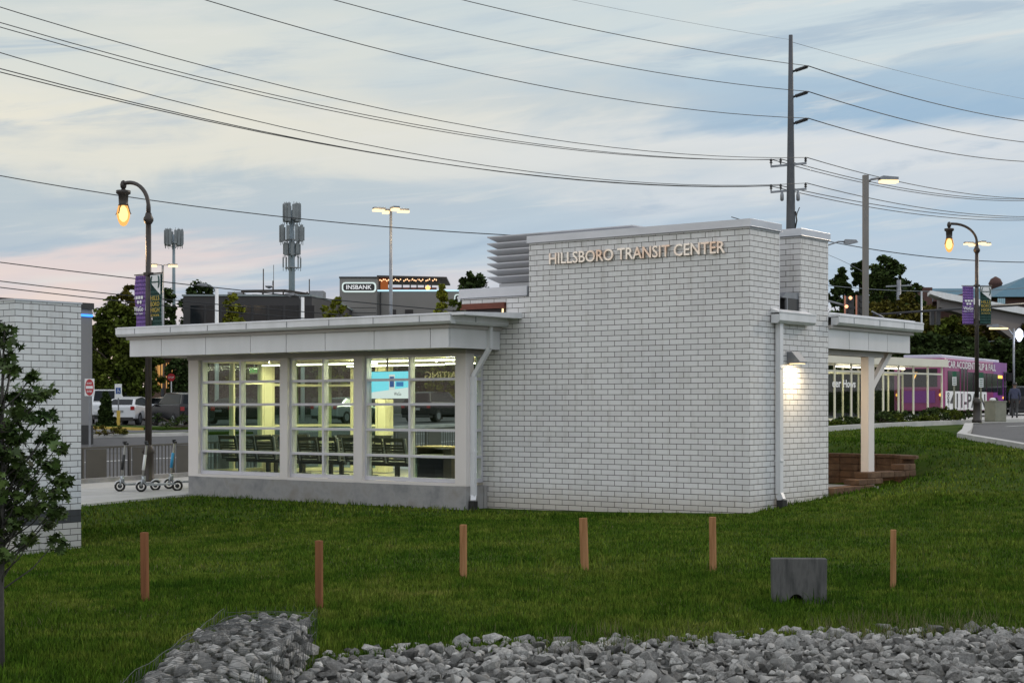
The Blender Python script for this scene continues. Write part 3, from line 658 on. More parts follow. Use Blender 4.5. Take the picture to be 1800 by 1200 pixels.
# counter desk with glass front
xk0, zk1 = on_y(727, 786, .25); xk1 = on_y(793, 786, .25)[0]
dk = thing('counter_desk', 'counter desk with pale top and green glass front beside the corner column', 'desk', LW((xk0+xk1)/2, .55, ZF), RZ)
hw = (xk1-xk0)/2; ht = zk1-ZF
q = MB(); q.box(-hw-.02, hw+.02, -.32, .42, ht, ht+.03); q.build('top', pm('maple laminate', (.44, .33, .16), (.38, .28, .13), 3, .5, stretch=(.2, 3, 1)), dk)
q = MB(); q.box(-hw+.05, -hw+.09, -.25, .38, .0, ht); q.box(hw-.09, hw-.05, -.25, .38, .0, ht); q.box(-hw+.09, hw-.09, .30, .34, .1, ht-.05); q.build('frame', 'dark', dk)
q = MB(); q.box(-hw+.10, hw-.20, -.2, .25, ht-.22, ht-.14); q.build('shelf', 'inner', dk)
q = MB(); q.box(-hw, hw-.22, -.30, -.285, .02, ht-.22); q.build('glass_front', glassmat('green glass', (.42, .52, .46), 1.6), dk)
q = MB(); q.box(hw-.21, hw, -.30, -.27, .0, ht-.02); q.build('side_panel', 'dark', dk)
# television hung in the window
x0, z1 = on_y(645.5, 652.5, -.2); x1, z0 = on_y(717, 701, -.2)
tv = thing('television', 'lit blue and white flat screen hanging in the window', 'screen', LW((x0+x1)/2-.07, -.15, (z0+z1)/2), RZ)
w_, h_ = (x1-x0)/2+.07, (z1-z0)/2
q = MB(); q.box(-w_, w_, .0, .06, -h_, h_); q.build('casing', 'black', tv)
q = MB(); e = .012; q.box(-w_+e, w_-e, -.004, .0, -h_+e, h_-e); scr = q.build('display', emat('screen cyan', (.22, .80, 1), 1.15), tv)
q = MB(); q.face([(-w_+e,-.006,-h_+e),(w_-e,-.006,-h_+e),(w_-e,-.006,-.05),(-w_+e,-.006,-h_*.58)]); q.build('white_wedge', emat('screen white', (.93, .97, 1), 1.0), scr)
q = MB(); q.box(.08,.24,-.009,-.007,-h_*.35,h_*.75); q.build('phone_picture', emat('screen phone', (.95,.95,.97), .9), scr)
q = MB(); q.box(.10,.22,-.012,-.0095,-h_*.15,h_*.60); q.build('phone_display', emat('screen dark blue', (.02,.12,.42), .8), scr)
q = MB(); q.box(.28,.48,-.009,-.007,-h_*.1,h_*.22); q.build('blue_caption', emat('screen mid blue', (.03,.28,.72), .8), scr)
text_mesh('lettering', 'WeGo', 'navy', scr, (.22,-.0075,-h_*.75), (1,0,0), (0,0,1), .07, .2, .002)
q = MB(); q.tube([(0,.03,h_),(0,.03,3.02-(z0+z1)/2)], .02, 8); q.build('hanger', 'black', tv)
# exit sign
x0, z1 = on_y(441, 645, 2.2); x1, z0 = on_y(452, 657, 2.2)
ex = thing('exit_sign', 'small pale exit sign with green letters under the ceiling', 'sign', LW((x0+x1)/2, 2.2, (z0+z1)/2), RZ)
hw_, hh_ = max((x1-x0)/2, .17), (z1-z0)/2
q = MB(); q.box(-hw_, hw_, 0, .03, -hh_, hh_); q.build('panel', emat('exit panel', (.75, .72, .35), .45), ex)
text_mesh('lettering', 'EXIT', 'exit_green', ex, (-hw_*.8, -.002, -hh_*.6), (1,0,0), (0,0,1), hh_*1.2, hw_*1.6, .004)
q = MB(); q.box(-.015,.015,.005,.025,hh_,3.02-(z0+z1)/2); q.build('hanger', 'white_metal', ex)
# ------------------------------------------------------------------ brick enclosure at the left and the grey shop behind
E = thing('brick_enclosure', 'white brick enclosure with a double black course near its foot, at the left edge', 'building', LW(-7.8, -9.84, 0), RZ)
q = MB(); q.box(-5.2, 0, 0, 1.285, -.9, 3.60); q.build('brick_wall', 'brick_band', E)
q = MB(); q.box(-5.22, .015, -.015, 1.30, 3.60, 3.625); q.build('coping', 'coping', E)
Sh = thing('shop_building', 'grey concrete shop with blue neon line under its roof edge, behind the brick enclosure', 'building', P(162, 750, 58), RZ)
zt = CH+(HY-534)/F*58-.2; z0 = g1(*P(162,750,58)[:2]); Sh.location.z = 0
q = MB(); q.box(-14, 0, -14, 0, z0-1, zt); q.build('wall', pm('shop concrete', (.20, .20, .205), (.155, .155, .16), .5, .85, stretch=(1,1,.4)), Sh)
q = MB(); q.box(-14.05, .05, -14.05, .05, zt, zt+.22); q.build('roof_edge', 'black', Sh)
q = MB(); q.box(.01, .05, -14, .0, zt-.27, zt-.19); q.build('neon_line', 'led_blue', Sh)
q = MB(); q.box(-14.03, .03, -14.03, .03, z0-1, z0+.72); q.build('plinth', 'black', Sh)
q = MB(); q.box(.0, .3, -1.9, -1.4, 3.78+z0, 3.9+z0); q.build('wall_light', 'dark', Sh)
# ------------------------------------------------------------------ street lamps
def lamp_post():
    t_ = thing('street_lamp', 'x', 'street lamp')
    q = MB(); q.lathe([(.19,0),(.19,.10),(.15,.16),(.14,.75),(.17,.80),(.10,.95),(.085,1.0)]); q.build('base', 'dark', t_)
    q = MB(); q.lathe([(.088,1.0),(.078,4.2),(.070,6.75)]); q.lathe([(.085,6.72),(.13,6.80),(.13,6.86),(.09,6.93),(.075,7.0)]); q.build('pole', 'dark', t_)
    q = MB(); pts = [(0,0,6.95),(0,0,7.15)]+[(-.95+.95*math.cos(a), 0, 7.15+.72*math.sin(a)) for a in np.linspace(0.1, math.pi/2, 10)]+[(-1.08,0,7.87)]
    q.tube(pts, [.06]*2+[.052]*10+[.05], 8); q.lathe([(.02,7.70),(.075,7.76),(.085,7.84),(.06,7.92),(.02,7.95)], (-1.12,0,0), 10); q.build('arm', 'dark', t_)
    q = MB(); q.lathe([(.05,7.74),(.06,7.70),(.19,7.68),(.19,7.60),(.13,7.56),(.12,7.32),(.14,7.28)], (-1.12,0,0), 12)
    for k in range(4): a = k*math.pi/2+.4; q.tube([(-1.12+.13*math.cos(a),.13*math.sin(a),7.32),(-1.12+.215*math.cos(a),.215*math.sin(a),7.06),(-1.12+.235*math.cos(a),.235*math.sin(a),7.06)], .014, 5)
    hd = q.build('lamp_head', 'dark', t_)
    q = MB(); q.lathe([(.12,7.31),(.155,7.2),(.175,7.08),(.17,6.99),(.135,6.87),(.08,6.77),(.02,6.74)], (-1.12,0,0), 14); gl = q.build('globe', 'lamp_glass', hd)
    q = MB(); q.lathe([(.03,7.28),(.09,7.2),(.125,7.06),(.10,6.93),(.03,6.86)], (-1.12,0,0), 12); q.build('bulb', 'lamp_bulb', hd)
    l = bpy.data.lights.new('lamp_light', 'POINT'); l.energy = 60; l.color = (1,.62,.28); l.shadow_soft_size = .2
    o = bpy.data.objects.new('lamp_light', l); C.objects.link(o); o.parent = hd; o.location = (-1.12,0,6.5)
    q = MB()
    for z in (5.42, 3.88): q.tube([(-.62,0,z),(.62,0,z)], .016, 6); q.box(-.10,.10,-.09,.09,z-.04,z+.04)
    q.build('banner_bracket', 'dark', t_)
    def cloth(x0, x1, mat):
        q = MB(); nx, nz = 6, 14
        f = lambda i, j: (x0+(x1-x0)*i/nx, -.0+.012*math.sin(i*1.7+j*.5)+.02*math.sin(j*.45+i*.3), 3.90+1.50*j/nz)
        for i in range(nx):
            for j in range(nz):
                q.face([f(i,j), f(i+1,j), f(i+1,j+1), f(i,j+1)], sm=True); 
        o = q.build('banner', mat, t_); md = o.modifiers.new('t', 'SOLIDIFY'); md.thickness = .006; return o
    b1 = cloth(-.58, -.13, 'purple'); b2 = cloth(.13, .58, 'green_banner')
    q = MB()
    for k in range(3): q.box(-.50+k*.115, -.41+k*.115, -.05, -.044, 4.78, 4.86)
    for k in range(2): q.prism([(-.395+k*.115+.046*math.cos(a), -.05, 4.70+.046*math.sin(a)) for a in np.linspace(0, 2*math.pi, 12, False)], (0,.006,0))
    q.build('logo', 'sign_white', b1)
    text_mesh('lettering', 'WeGo', 'sign_white', b1, (-.56,-.05,4.46), (1,0,0), (0,0,1), .13, .40, .006, .02)
    text_mesh('lettering', 'Public Transit', 'sign_white', b1, (-.54,-.05,4.38), (1,0,0), (0,0,1), .05, .36, .005)
    q = MB(); q.prism([(.145,-.045,5.37),(.565,-.045,5.37),(.565,-.045,4.86),(.145,-.045,5.18)], (0,.008,0)); q.build('white_field', 'sign_white', b2)
    q = MB()
    for s_ in (-1, 1): q.tube([(.355+s_*(.10+.075*math.cos(a)), -.055, 5.19+.17*math.sin(a)) for a in np.linspace(-1.2, 1.2, 9)], [.008,.016,.02,.022,.022,.022,.02,.016,.008], 6)
    q.box(.22,.49,-.06,-.05,5.175,5.205); q.build('emblem', 'green_banner', b2)
    for k, s_ in enumerate(('HILLS', 'BORO', 'HIGH', 'SCHOOL')):
        h_ = .12 if k < 3 else .06; text_mesh('lettering', s_, 'gold', b2, (.17,-.05,4.72-.155*k+(.05 if k == 3 else 0)), (1,0,0), (0,0,1), h_, .37, .005)
    return t_
LP = lamp_post()
p = P(261, 837, 41.7); LP.location = (p.x, p.y, g1(p.x, p.y)); LP.rotation_euler = (0,0,-R(42)); tag(LP, 'dark curved street lamp with banners rising behind the waiting room roof, nearer one')
p = P(1717, 740, 63.8); dup(LP, (p.x, p.y, g1(p.x,p.y)+.1), R(4), 'dark curved street lamp with banners standing in front of the pink bus'); 
for o in (LP, C.objects.get('street_lamp.001')): tag(o, group='banner street lamps')
# square steel lamp post above the right canopy
p = P(1521.5, 560, 48); zz = g1(p.x, p.y)
t_ = thing('parking_lamp', 'square grey steel lamp post rising behind the right canopy, one lit head', 'street lamp', (p.x, p.y, zz), R(8))
ztop = CH+(HY-308)/F*48-zz
q = MB(); q.box(-.075,.075,-.075,.075,0,ztop); q.build('pole', pm('bronze grey steel', (.20,.18,.165), (.16,.145,.135), 1, .45, .3), t_)
q = MB(); q.tube([(.06,0,ztop-.22),(.18,0,ztop-.12),(.45,0,ztop-.08)], .035, 8); q.build('arm', 'grey_metal', t_)
q = MB(); q.prism([(.42,-.14,ztop-.14),(.98,-.14,ztop-.12),(.98,-.14,ztop-.05),(.5,-.14,ztop-.02)], (0,.28,0)); hd = q.build('lamp_head', 'grey_metal', t_)
q = MB(); q.box(.46,.98,-.13,.13,ztop-.22,ztop-.142); q.build('lens', 'lamp_white', hd)
def pole_glow(par, loc):
    for s_ in (-1, 1):
        l = bpy.data.lights.new('lamp_light', 'POINT'); l.energy = 45; l.color = (1,.72,.38); l.shadow_soft_size = .1; o = bpy.data.objects.new('lamp_light', l); C.objects.link(o); o.parent = par; o.location = (loc[0]+s_*.7, loc[1]-.7, loc[2])
def quad_lamp(name, px, py, Z, lab, n=4, tilt=.0, rz=.4):
    p = P(px, py, Z); zz = g1(p.x, p.y); H = p.z-zz
    t_ = thing('lot_lamp', lab, 'street lamp', (p.x, p.y, zz), rz, 'parking lot lamps')
    q = MB(); q.lathe([(.14,0),(.11,H*.5),(.075,H)], n=8); q.build('pole', 'grey_metal', t_)
    for k in range(n):
        a = k*2*math.pi/n; d = Vector((math.cos(a), math.sin(a), 0)); s_ = Vector((-d.y, d.x, 0))
        q = MB(); q.bar(d*.05+Vector((0,0,H)), d*.4+Vector((0,0,H+.03)), .06); q.prism([d*.35-s_*.18+Vector((0,0,H)), d*1.0-s_*.18+Vector((0,0,H)), d*1.0+s_*.18+Vector((0,0,H)), d*.35+s_*.18+Vector((0,0,H))], (0,0,.10)); hd = q.build('lamp_head', 'grey_metal', t_)
        if k == 0: pole_glow(hd, (0,0,H-.35))
        q = MB(); q.prism([d*.40-s_*.15+Vector((0,0,H-.12)), d*1.02-s_*.16+Vector((0,0,H-.12)), d*1.02+s_*.16+Vector((0,0,H-.12)), d*.40+s_*.15+Vector((0,0,H-.12))], (0,0,.115)); q.build('lens', 'lamp_white', hd)
quad_lamp('a', 687, 369, 88, 'tall thin lamp post with four lit heads beside the grey bank sign')
quad_lamp('b', 1718, 428, 118, 'four headed lamp post seen just behind the right banner lamp', 4, 0, .2)
quad_lamp('c', 286, 466, 112, 'two headed lamp post just behind the left banner lamp', 2, 0, .15)
def cobra(px, py, Z, L, side, lab, col='grey_metal', thick=.11):
    p = P(px, py, Z); zz = g1(p.x, p.y); H = p.z-zz
    t_ = thing('cobra_lamp', lab, 'street lamp', (p.x, p.y, zz))
    q = MB(); q.lathe([(thick,0),(thick*.75,H)], n=10); q.build('pole', col, t_)
    q = MB(); q.tube([(0,0,H-.4),(side*L*.35,0,H-.02),(side*L*.75,0,H+.14),(side*L,0,H+.14)], .04, 6); q.build('arm', 'grey_metal', t_)
    q = MB(); q.prism([(side*L*.96,-.14,H+.06),(side*(L+.25),-.14,H+.02),(side*(L+.6),-.14,H+.10),(side*(L+.5),-.14,H+.22),(side*L,-.14,H+.24)], (0,.28,0)); q.build('lamp_head', 'grey_metal', t_)
cobra(1440, 430, 75, 1.2, 1, 'unlit cobra head street lamp peeping out right of the brick tower')
cobra(381, 505, 92, .55, -1, 'pale stout post with small lamp arm, left of the dark flat building', 'sign_white', .13)
cobra(532, 522, 95, .5, -1, 'pale stout post with small lamp arm, below the thick cell tower', 'sign_white', .13)
# ------------------------------------------------------------------ utility pole and wires
UX, UY = P(1390, 62, 80).x, 80.; uz = g1(UX, UY)
U = thing('utility_pole', 'tall grey steel power pole with insulator arms behind the brick tower', 'power pole', (UX, UY, 0))
zU = lambda py: CH+(HY-py)/F*80
q = MB(); q.lathe([(.32,uz),(.23,zU(400)),(.15,zU(200)),(.10,zU(62))], n=12); q.build('pole', pm('weathered steel pole', (.085,.09,.10), (.06,.065,.075), 1, .6, .2), U)
for py in (118, 163, 210):
    q = MB(); q.tube([(.1,0,zU(py+8)),(.86,0,zU(py-1))], .055, 8)
    for k in range(9): f_ = .2+k*.085; q.tube([(.1+.76*f_,0,zU(py+8-9*f_)-.001),(.1+.76*f_+.03,0,zU(py+8-9*f_)+.012)], .095, 8)
    q.build('insulator', 'black', U)
for py in (291, 336):
    q = MB(); q.bar((-1.0,0,zU(py+2)),(.78,0,zU(py-4)), .10); arm_ = q.build('cross_arm', 'grey_metal', U)
    for x in (-.98, -.5, .74): q = MB(); q.lathe([(.03,0),(.03,.12),(.075,.14),(.075,.17),(.035,.2),(.07,.24),(.07,.27),(.03,.36)], (x,0,zU(py)+.05*(x+.5)), 8); q.build('insulator', 'black', arm_)
    if py == 336:
        for x in (-.45, .35): q = MB(); q.lathe([(.05,-.5),(.09,-.45),(.09,-.2),(.04,0)], (x,-.08,zU(py)), 8); q.build('fuse_holder', 'grey_metal', arm_)
q = MB(); q.tube([(.2,-.1,zU(402)),(.28,-.1,zU(388)),(.22,-.1,zU(372))], .04, 6); q.tube([(.25,-.1,zU(385)),(.3,-.1,zU(375)),(.42,-.1,zU(365))], .025, 6); q.build('cable_riser', 'black', U)
WM = pm('power cable', (.015,.016,.018), (.022,.023,.025), 2, .6); WF = pm('thin bright wire', (.20,.22,.24), (.18,.2,.22), 2, .5)
def wire(pts, plane, lab, r=.016, grp=None, mat=None, ext=(0,0)):
    """three photo points on a vertical plane give the sag; the cable carries on past the frame"""
    Q = []
    for px, py in pts: Y = plane((px-900)/F); Q.append((Y*(px-900)/F, Y, CH+(HY-py)/F*Y))
    Q = np.array(Q); s_ = np.r_[0, np.cumsum(np.hypot(*np.diff(Q[:, :2], axis=0).T))]
    cz = np.polyfit(s_, Q[:, 2], 2); dirv = (Q[-1, :2]-Q[0, :2])/s_[-1]
    tt = np.linspace(-ext[0], s_[-1]+ext[1], 28); m_ = MB()
    m_.tube([(Q[0,0]+dirv[0]*a, Q[0,1]+dirv[1]*a, np.polyval(cz, a)) for a in tt], r, 5)
    o = m_.build('power_line', mat or WM); return tag(o, lab, 'cable', grp)
kL = .92; plL = lambda r: (UX-UY*kL)/(r-kL) if True else 0
def plane_through(X, Y, k): return lambda r: (X-Y*k)/(r-k)
WL_ = [(((1005,0),(1200,38),(1388,70)), 0, 'topmost hair-thin wire running left from the pole top', .008),
  (((812,0),(1100,64),(1420,116)), .86, 'wire from the uppermost insulator arm to the top left', .017),
  (((586,0),(950,89),(1420,161)), .86, 'wire from the middle insulator arm to the top left', .017),
  (((360,0),(900,141),(1420,208)), .86, 'wire from the lowest insulator arm to the top left', .017),
  (((0,13),(450,140),(1418,277)), .74, 'upper left wire reaching the right end of the upper cross arm', .015),
  (((0,40),(450,160),(1358,281)), -.98, 'upper left wire reaching the left end of the upper cross arm', .015),
  (((0,48),(450,166),(1374,280)), -.5, 'upper left wire reaching the middle of the upper cross arm', .015),
  (((0,93),(450,213),(1418,322)), .74, 'left wire reaching the right end of the lower cross arm', .015),
  (((0,121),(450,229),(1358,327)), -.98, 'left wire reaching the left end of the lower cross arm', .017),
  (((0,127),(450,231),(1374,326)), -.5, 'left wire reaching the middle of the lower cross arm', .017)]
for pts, dx, lab, r_ in WL_: wire(pts, plane_through(UX+dx, UY, kL), lab, r_, 'power lines left of the pole', WF if r_ < .01 else None, (25, 0))
WR_ = [(((1391,74),(1580,125),(1800,174)), 0, 'hair-thin wire falling right from the pole top', .012),
  (((1420,116),(1600,171),(1800,213)), .86, 'right wire from the uppermost insulator arm', .026),
  (((1420,161),(1600,213),(1800,250)), .86, 'right wire from the middle insulator arm', .026),
  (((1420,208),(1600,256),(1800,284)), .86, 'right wire from the lowest insulator arm', .026),
  (((1418,277),(1560,315),(1800,349)), .74, 'right wire from the right end of the upper cross arm', .022),
  (((1374,280),(1560,326),(1800,350)), -.5, 'right wire from the middle of the upper cross arm', .022),
  (((1358,281),(1560,330),(1800,353)), -.98, 'right wire from the left end of the upper cross arm', .022),
  (((1418,322),(1600,362),(1800,381)), .74, 'right wire from the right end of the lower cross arm', .022),
  (((1374,327),(1600,369),(1800,384)), -.5, 'right wire from the middle of the lower cross arm', .022),
  (((1358,328),(1600,375),(1800,387)), -.98, 'right wire from the left end of the lower cross arm', .022)]
for pts, dx, lab, r_ in WR_: wire(pts, plane_through(UX+dx, UY, .70), lab, r_, 'power lines right of the pole', WF if r_ == .012 else None, (0, 30))
flat = lambda Z: (lambda r: Z)
wire(((0,309),(450,376),(930,415)), flat(66), 'single wire crossing behind the left lamp to the louvre', .02, None, None, (10, 12))
wire(((1455,424),(1620,450),(1800,461)), flat(100), 'single wire crossing just above the right lamp heads', .028, None, None, (6, 10))
wire(((1456,448),(1490,463),(1525,482)), flat(110), 'short thin wire dropping toward the trees right of the tower', .016, None, WF)
wire(((0,461),(240,490),(830,549)), flat(70), 'low left wire passing behind the purple banner, upper of three', .022, None, None, (8, 5))
wire(((0,494),(230,520),(640,556)), flat(72), 'low left wire passing behind the purple banner, middle of three', .022, None, None, (8, 2))
wire(((0,505),(230,531),(620,566)), flat(71), 'low left wire passing behind the purple banner, lowest of three', .022, None, None, (8, 2))
wire(((1440,500),(1620,512),(1800,506)), flat(140), 'faint wire in front of the dark trees at right', .03, None, WF, (4, 6))
wire(((1610,602),(1700,603),(1800,592)), flat(105), 'faint low wire crossing the dark trees below the banners', .022, None, WF, (10, 6))
# ------------------------------------------------------------------ cell towers
TW = pm('blue grey tower steel', (.20,.25,.28), (.16,.20,.23), 1, .5, .2)
M['ant'] = pm('antenna', (.22,.24,.25), (.15,.16,.17), 1, .6)
def cell(px, py, Z, tiers, lab, r):
    p = P(px, py, Z); t_ = thing('cell_tower', lab, 'cell tower', (p.x, p.y, 0), .3)
    q = MB(); q.lathe([(r*1.2,0),(r,p.z*.7),(r*.8,p.z-1)], n=12); q.build('mast', TW, t_)
    for (yy, wd, ht, n, full) in tiers:
        z = CH+(HY-yy)/F*Z; q = MB()
        for k in range(3):
            a = k*2*math.pi/3+.2; a2 = a+2*math.pi/3; q.bar((wd*math.cos(a),wd*math.sin(a),z-ht*.5),(wd*math.cos(a2),wd*math.sin(a2),z-ht*.5), .12); q.bar((0,0,z-ht*.5),(wd*math.cos(a),wd*math.sin(a),z-ht*.5), .12); q.bar((0,0,z-ht*.5-1),(wd*.7*math.cos(a),wd*.7*math.sin(a),z-ht*.5), .08)
        pf = q.build('platform', 'grey_metal', t_)
        for k in range(n):
            a = k*2*math.pi/n+.1*(k % 2); q = MB(); x, y = wd*1.05*math.cos(a), wd*1.05*math.sin(a); w_ = .20 if full else .09; hh = ht*(1 if k % 3 else .82)
            q.box(x-w_,x+w_,y-w_*.7,y+w_*.7,z-hh*.62,z+hh*.42); q.tube([(x,y,z-ht*.8),(x,y,z+ht*.5)], .04, 5); q.build('antenna', 'ant', pf)
cell(513, 357, 220, [(371, 1.0, 2.4, 12, 1), (408, 1.45, 2.2, 9, 1), (436, .95, 1.7, 7, 1), (460, 1.15, 1.6, 6, 0)], 'thick pale blue cell tower mast with stacked antenna rings', .42)
cell(305.5, 402, 270, [(415, 1.35, 2.6, 12, 1)], 'slim cell tower with a single antenna ring, behind the green banner', .28)
M['sign_letters'] = emat('sign letters', (.95,.97,1), .9); M['gw'] = emat('glowing window', (1,.52,.16), .62); M['fw'] = emat('far window', (.35,.55,.65), .5)
# ------------------------------------------------------------------ buildings beyond the street
def far_box(q, x0, x1, ytop, Z, depth, zb=-2.):
    a = P(x0, ytop, Z); c = P(x1, ytop, Z); q.box(a.x, c.x, Z, Z+depth, zb, a.z); return a, c
K_ = thing('bank_building', 'grey stucco bank with lit white sign and rooftop pergola', 'building', (0,0,0))
q = MB(); far_box(q, 597, 662, 489, 150, 16); far_box(q, 662.2, 826, 512, 151.0, 16); q.build('wall', 'bank', K_)
q = MB(); a = P(597,489,150); c = P(662,489,150); q.box(a.x-.05,c.x+.05,149.95,166,a.z,a.z+.15); q.build('coping', 'black', K_)
a = P(663,512,151); c = P(826,512,151); q = MB(); q.box(a.x,c.x,150.9,151.0,a.z,a.z+.14); q.build('light_edge', 'led_pale', K_)
a = P(601,513.5,149.8); c = P(661,496,149.8)
def rrect(x0, x1, z0, z1, r, y):
    out = []
    for cx, cz, a0 in ((x1-r,z1-r,0),(x0+r,z1-r,.5),(x0+r,z0+r,1),(x1-r,z0+r,1.5)):
        for k in range(5): an = (a0+k*.125)*math.pi; out.append((cx+r*math.cos(an), y, cz+r*math.sin(an)))
    return out
q = MB(); q.prism(rrect(a.x,c.x,a.z,c.z,.3,149.8), (0,.15,0)); sg = q.build('sign', emat('sign edge light', (.85,1,.98), .85), K_)
q = MB(); q.prism(rrect(a.x+.13,c.x-.13,a.z+.13,c.z-.13,.22,149.74), (0,.05,0)); q.build('panel', 'black', sg)
text_mesh('lettering', 'INSBANK', 'sign_letters', sg, (a.x+.42,149.72,a.z+.27), (1,0,0), (0,0,1), (c.z-a.z)-.54, (c.x-a.x)-.84, .06, .005)
a = P(798.5,533.5,150.8); c = P(814.5,517,150.8)
q = MB(); q.prism(rrect(a.x,c.x,a.z,c.z,.25,150.8), (0,.12,0)); sg = q.build('sign', emat('round sign light', (.85,1,.98), .8), K_)
q = MB(); q.prism(rrect(a.x+.1,c.x-.1,a.z+.1,c.z-.1,.2,150.75), (0,.05,0)); q.build('panel', 'black', sg)
q = MB(); mx = (a.x+c.x)/2; q.prism([(mx-.09,150.73,a.z+.16),(mx+.12,150.73,a.z+.16),(mx+.16,150.73,a.z+.45),(mx+.2,150.73,a.z+.55),(mx+.1,150.73,a.z+.72),(mx-.1,150.73,a.z+.7),(mx-.17,150.73,a.z+.5),(mx-.08,150.73,a.z+.38)], (0,.03,0)); q.build('emblem', 'sign_white', sg)
for x0, x1 in ((686,696),(712,726)):
    a = P(x0,553,150.9); c = P(x1,544,150.9); q = MB(); q.box(a.x,c.x,150.9,151.05,a.z,c.z); q.build('window', 'dark_glass', K_)
a = P(669,530,150.9); q = MB(); q.box(a.x-.05,a.x+.05,150.85,151,0,a.z+.9); q.build('rain_pipe', 'black', K_)
for py in (541, 550): a = P(598,py,149.97); c = P(825,py,149.97); q = MB(); q.box(a.x,P(662,py,150).x,149.97,150,a.z,a.z+.04); q.build('wall_joint', 'bank_dark', K_)
q = MB(); a = P(664,489,153); c = P(786,489,153); q.prism([(a.x,152,a.z),(c.x,152,a.z-.1),(c.x,152,a.z+.05),(a.x,152,a.z+.2)], (0,9,0)); pg = q.build('pergola_roof', 'dark', K_)
for px in (708,722,734,747,759,773): a = P(px,489,153); q = MB(); q.box(a.x-.06,a.x+.06,152.2,152.32,P(px,512,153).z,a.z); q.build('pergola_post', 'dark', pg)
q = MB(); a = P(688,506,153); c = P(768,512,153); q.box(a.x,c.x,152.4,152.5,c.z,a.z); q.build('parapet_board', 'copper', K_)
q = MB()
for k in range(34): px = 668+k*3.0; a = P(px,491+1.4*math.sin(k*1.9)+1.2,152.3); q.lathe([(.02,-.07),(.07,0),(.02,.07)], tuple(a), 6)
q.build('string_lights', emat('string light', (1,.55,.3), 2.6), pg)
q = MB(); a = P(664,491,154.5); c = P(682,511,154.5); q.box(a.x,c.x,154.5,154.7,c.z,a.z); q.build('lit_bar_wall', emat('lit bar wall', (.55,.16,.05), .55), K_)
a = P(752,506,152); q = MB(); q.lathe([(.05,-.25),(.25,0),(.05,.25)], tuple(a), 8); q.build('bar_lamp', 'orange_glow', K_)
# dark flat building
D_ = thing('flat_building', 'dark charcoal flat-roofed building with roof plant and masts', 'building', (0,0,0))
q = MB(); a = P(322,526,130); c = P(548,520,130); e_ = P(596,530,139)
q.prism([(a.x,130,-2),(c.x,130,-2),(e_.x,139,-2),(e_.x,150,-2),(a.x,150,-2)], (0,0,a.z+2.25)); q.build('wall', 'bank_dark', D_)
q = MB(); q.prism([(a.x-.1,129.9,a.z+.25),(c.x,129.9,a.z+.25),(e_.x+.1,138.9,a.z+.25),(e_.x+.1,150,a.z+.25),(a.x-.1,150,a.z+.25)], (0,0,.14)); q.build('coping', pm('roof edge', (.20,.24,.25), (.17,.2,.21), 2, .5), D_)
for k in range(8):
    x = a.x+.6+k*1.28; q = MB(); q.box(x, x+1.05, 129.93, 129.98, a.z-2.6, a.z-.5); q.build('window', 'dark_glass', D_)
rz0 = a.z+.38
for x0, x1, y0, mt in ((400,425,513,'grey_metal'),(443,452,517,'black'),(480,492,517,'black'),(544,568,511,'grey_metal')):
    f0 = P(x0,y0,134); f1 = P(x1,y0,134); q = MB(); q.box(f0.x,f1.x,134,136,rz0-.05,f0.z); q.build('roof_unit', mt, D_)
q = MB(); f0 = P(424,512,133); f1 = P(500,511,133); f2 = P(545,518,135)
for g0, gg in ((f0,f1),(f1,f2)):
    q.bar(g0, gg, .22)
for px in (428,462,498,540): f = P(px,513,133); q.bar((f.x,133,rz0-.1),(f.x,133,f.z), .12)
q.build('plant_screen', 'dark', D_)
for px, py, w_ in ((462,472,.05),(479,493,.06),(480,465,.025),(543,490,.05)): f = P(px,py,134); q = MB(); q.tube([(f.x,134.3,rz0-.1),(f.x,134.3,f.z)], w_, 6); q.build('mast', 'dark', D_)
f = P(473,507,133.8); q = MB(); q.lathe([(.02,-.02),(.3,.1),(.34,.22)], tuple(f), 10); q.build('satellite_dish', 'grey_metal', D_)
# lit shop seen below the eaves at left
L_ = thing('lit_shop', 'low shop with tall glowing orange windows seen under the eaves at left', 'building', (0,0,0))
q = MB(); a = P(262,630,112); c = P(400,630,112); q.box(a.x,c.x,112,122,-1,a.z); q.build('wall', pm('tan stone', (.13,.08,.055), (.10,.062,.042), 1, .85), L_)
q = MB(); q.box(a.x-.4,c.x+.4,111.3,122,a.z,a.z+.5); q.build('roof', 'bank_dark', L_)
for x0, x1 in ((274,278.5),(279.5,286),(292,297),(298.5,304)):
    a0 = P(x0,638,111.9); c0 = P(x1,682,111.9); q = MB(); q.box(a0.x,c0.x,111.88,111.98,c0.z,a0.z); w0 = q.build('window', 'gw', L_)
    q = MB(); q.box((a0.x+c0.x)/2-.03,(a0.x+c0.x)/2+.03,111.82,111.88,c0.z,a0.z); q.box(a0.x,c0.x,111.82,111.88,(c0.z+a0.z)/2-.03,(c0.z+a0.z)/2+.03); q.build('window_frame', 'dark', w0)
a0 = P(268,626,111.2); q = MB(); q.box(a0.x,a0.x+.9,111.0,111.25,a0.z-.05,a0.z+.12); q.build('sign_light', 'lamp_white', L_)
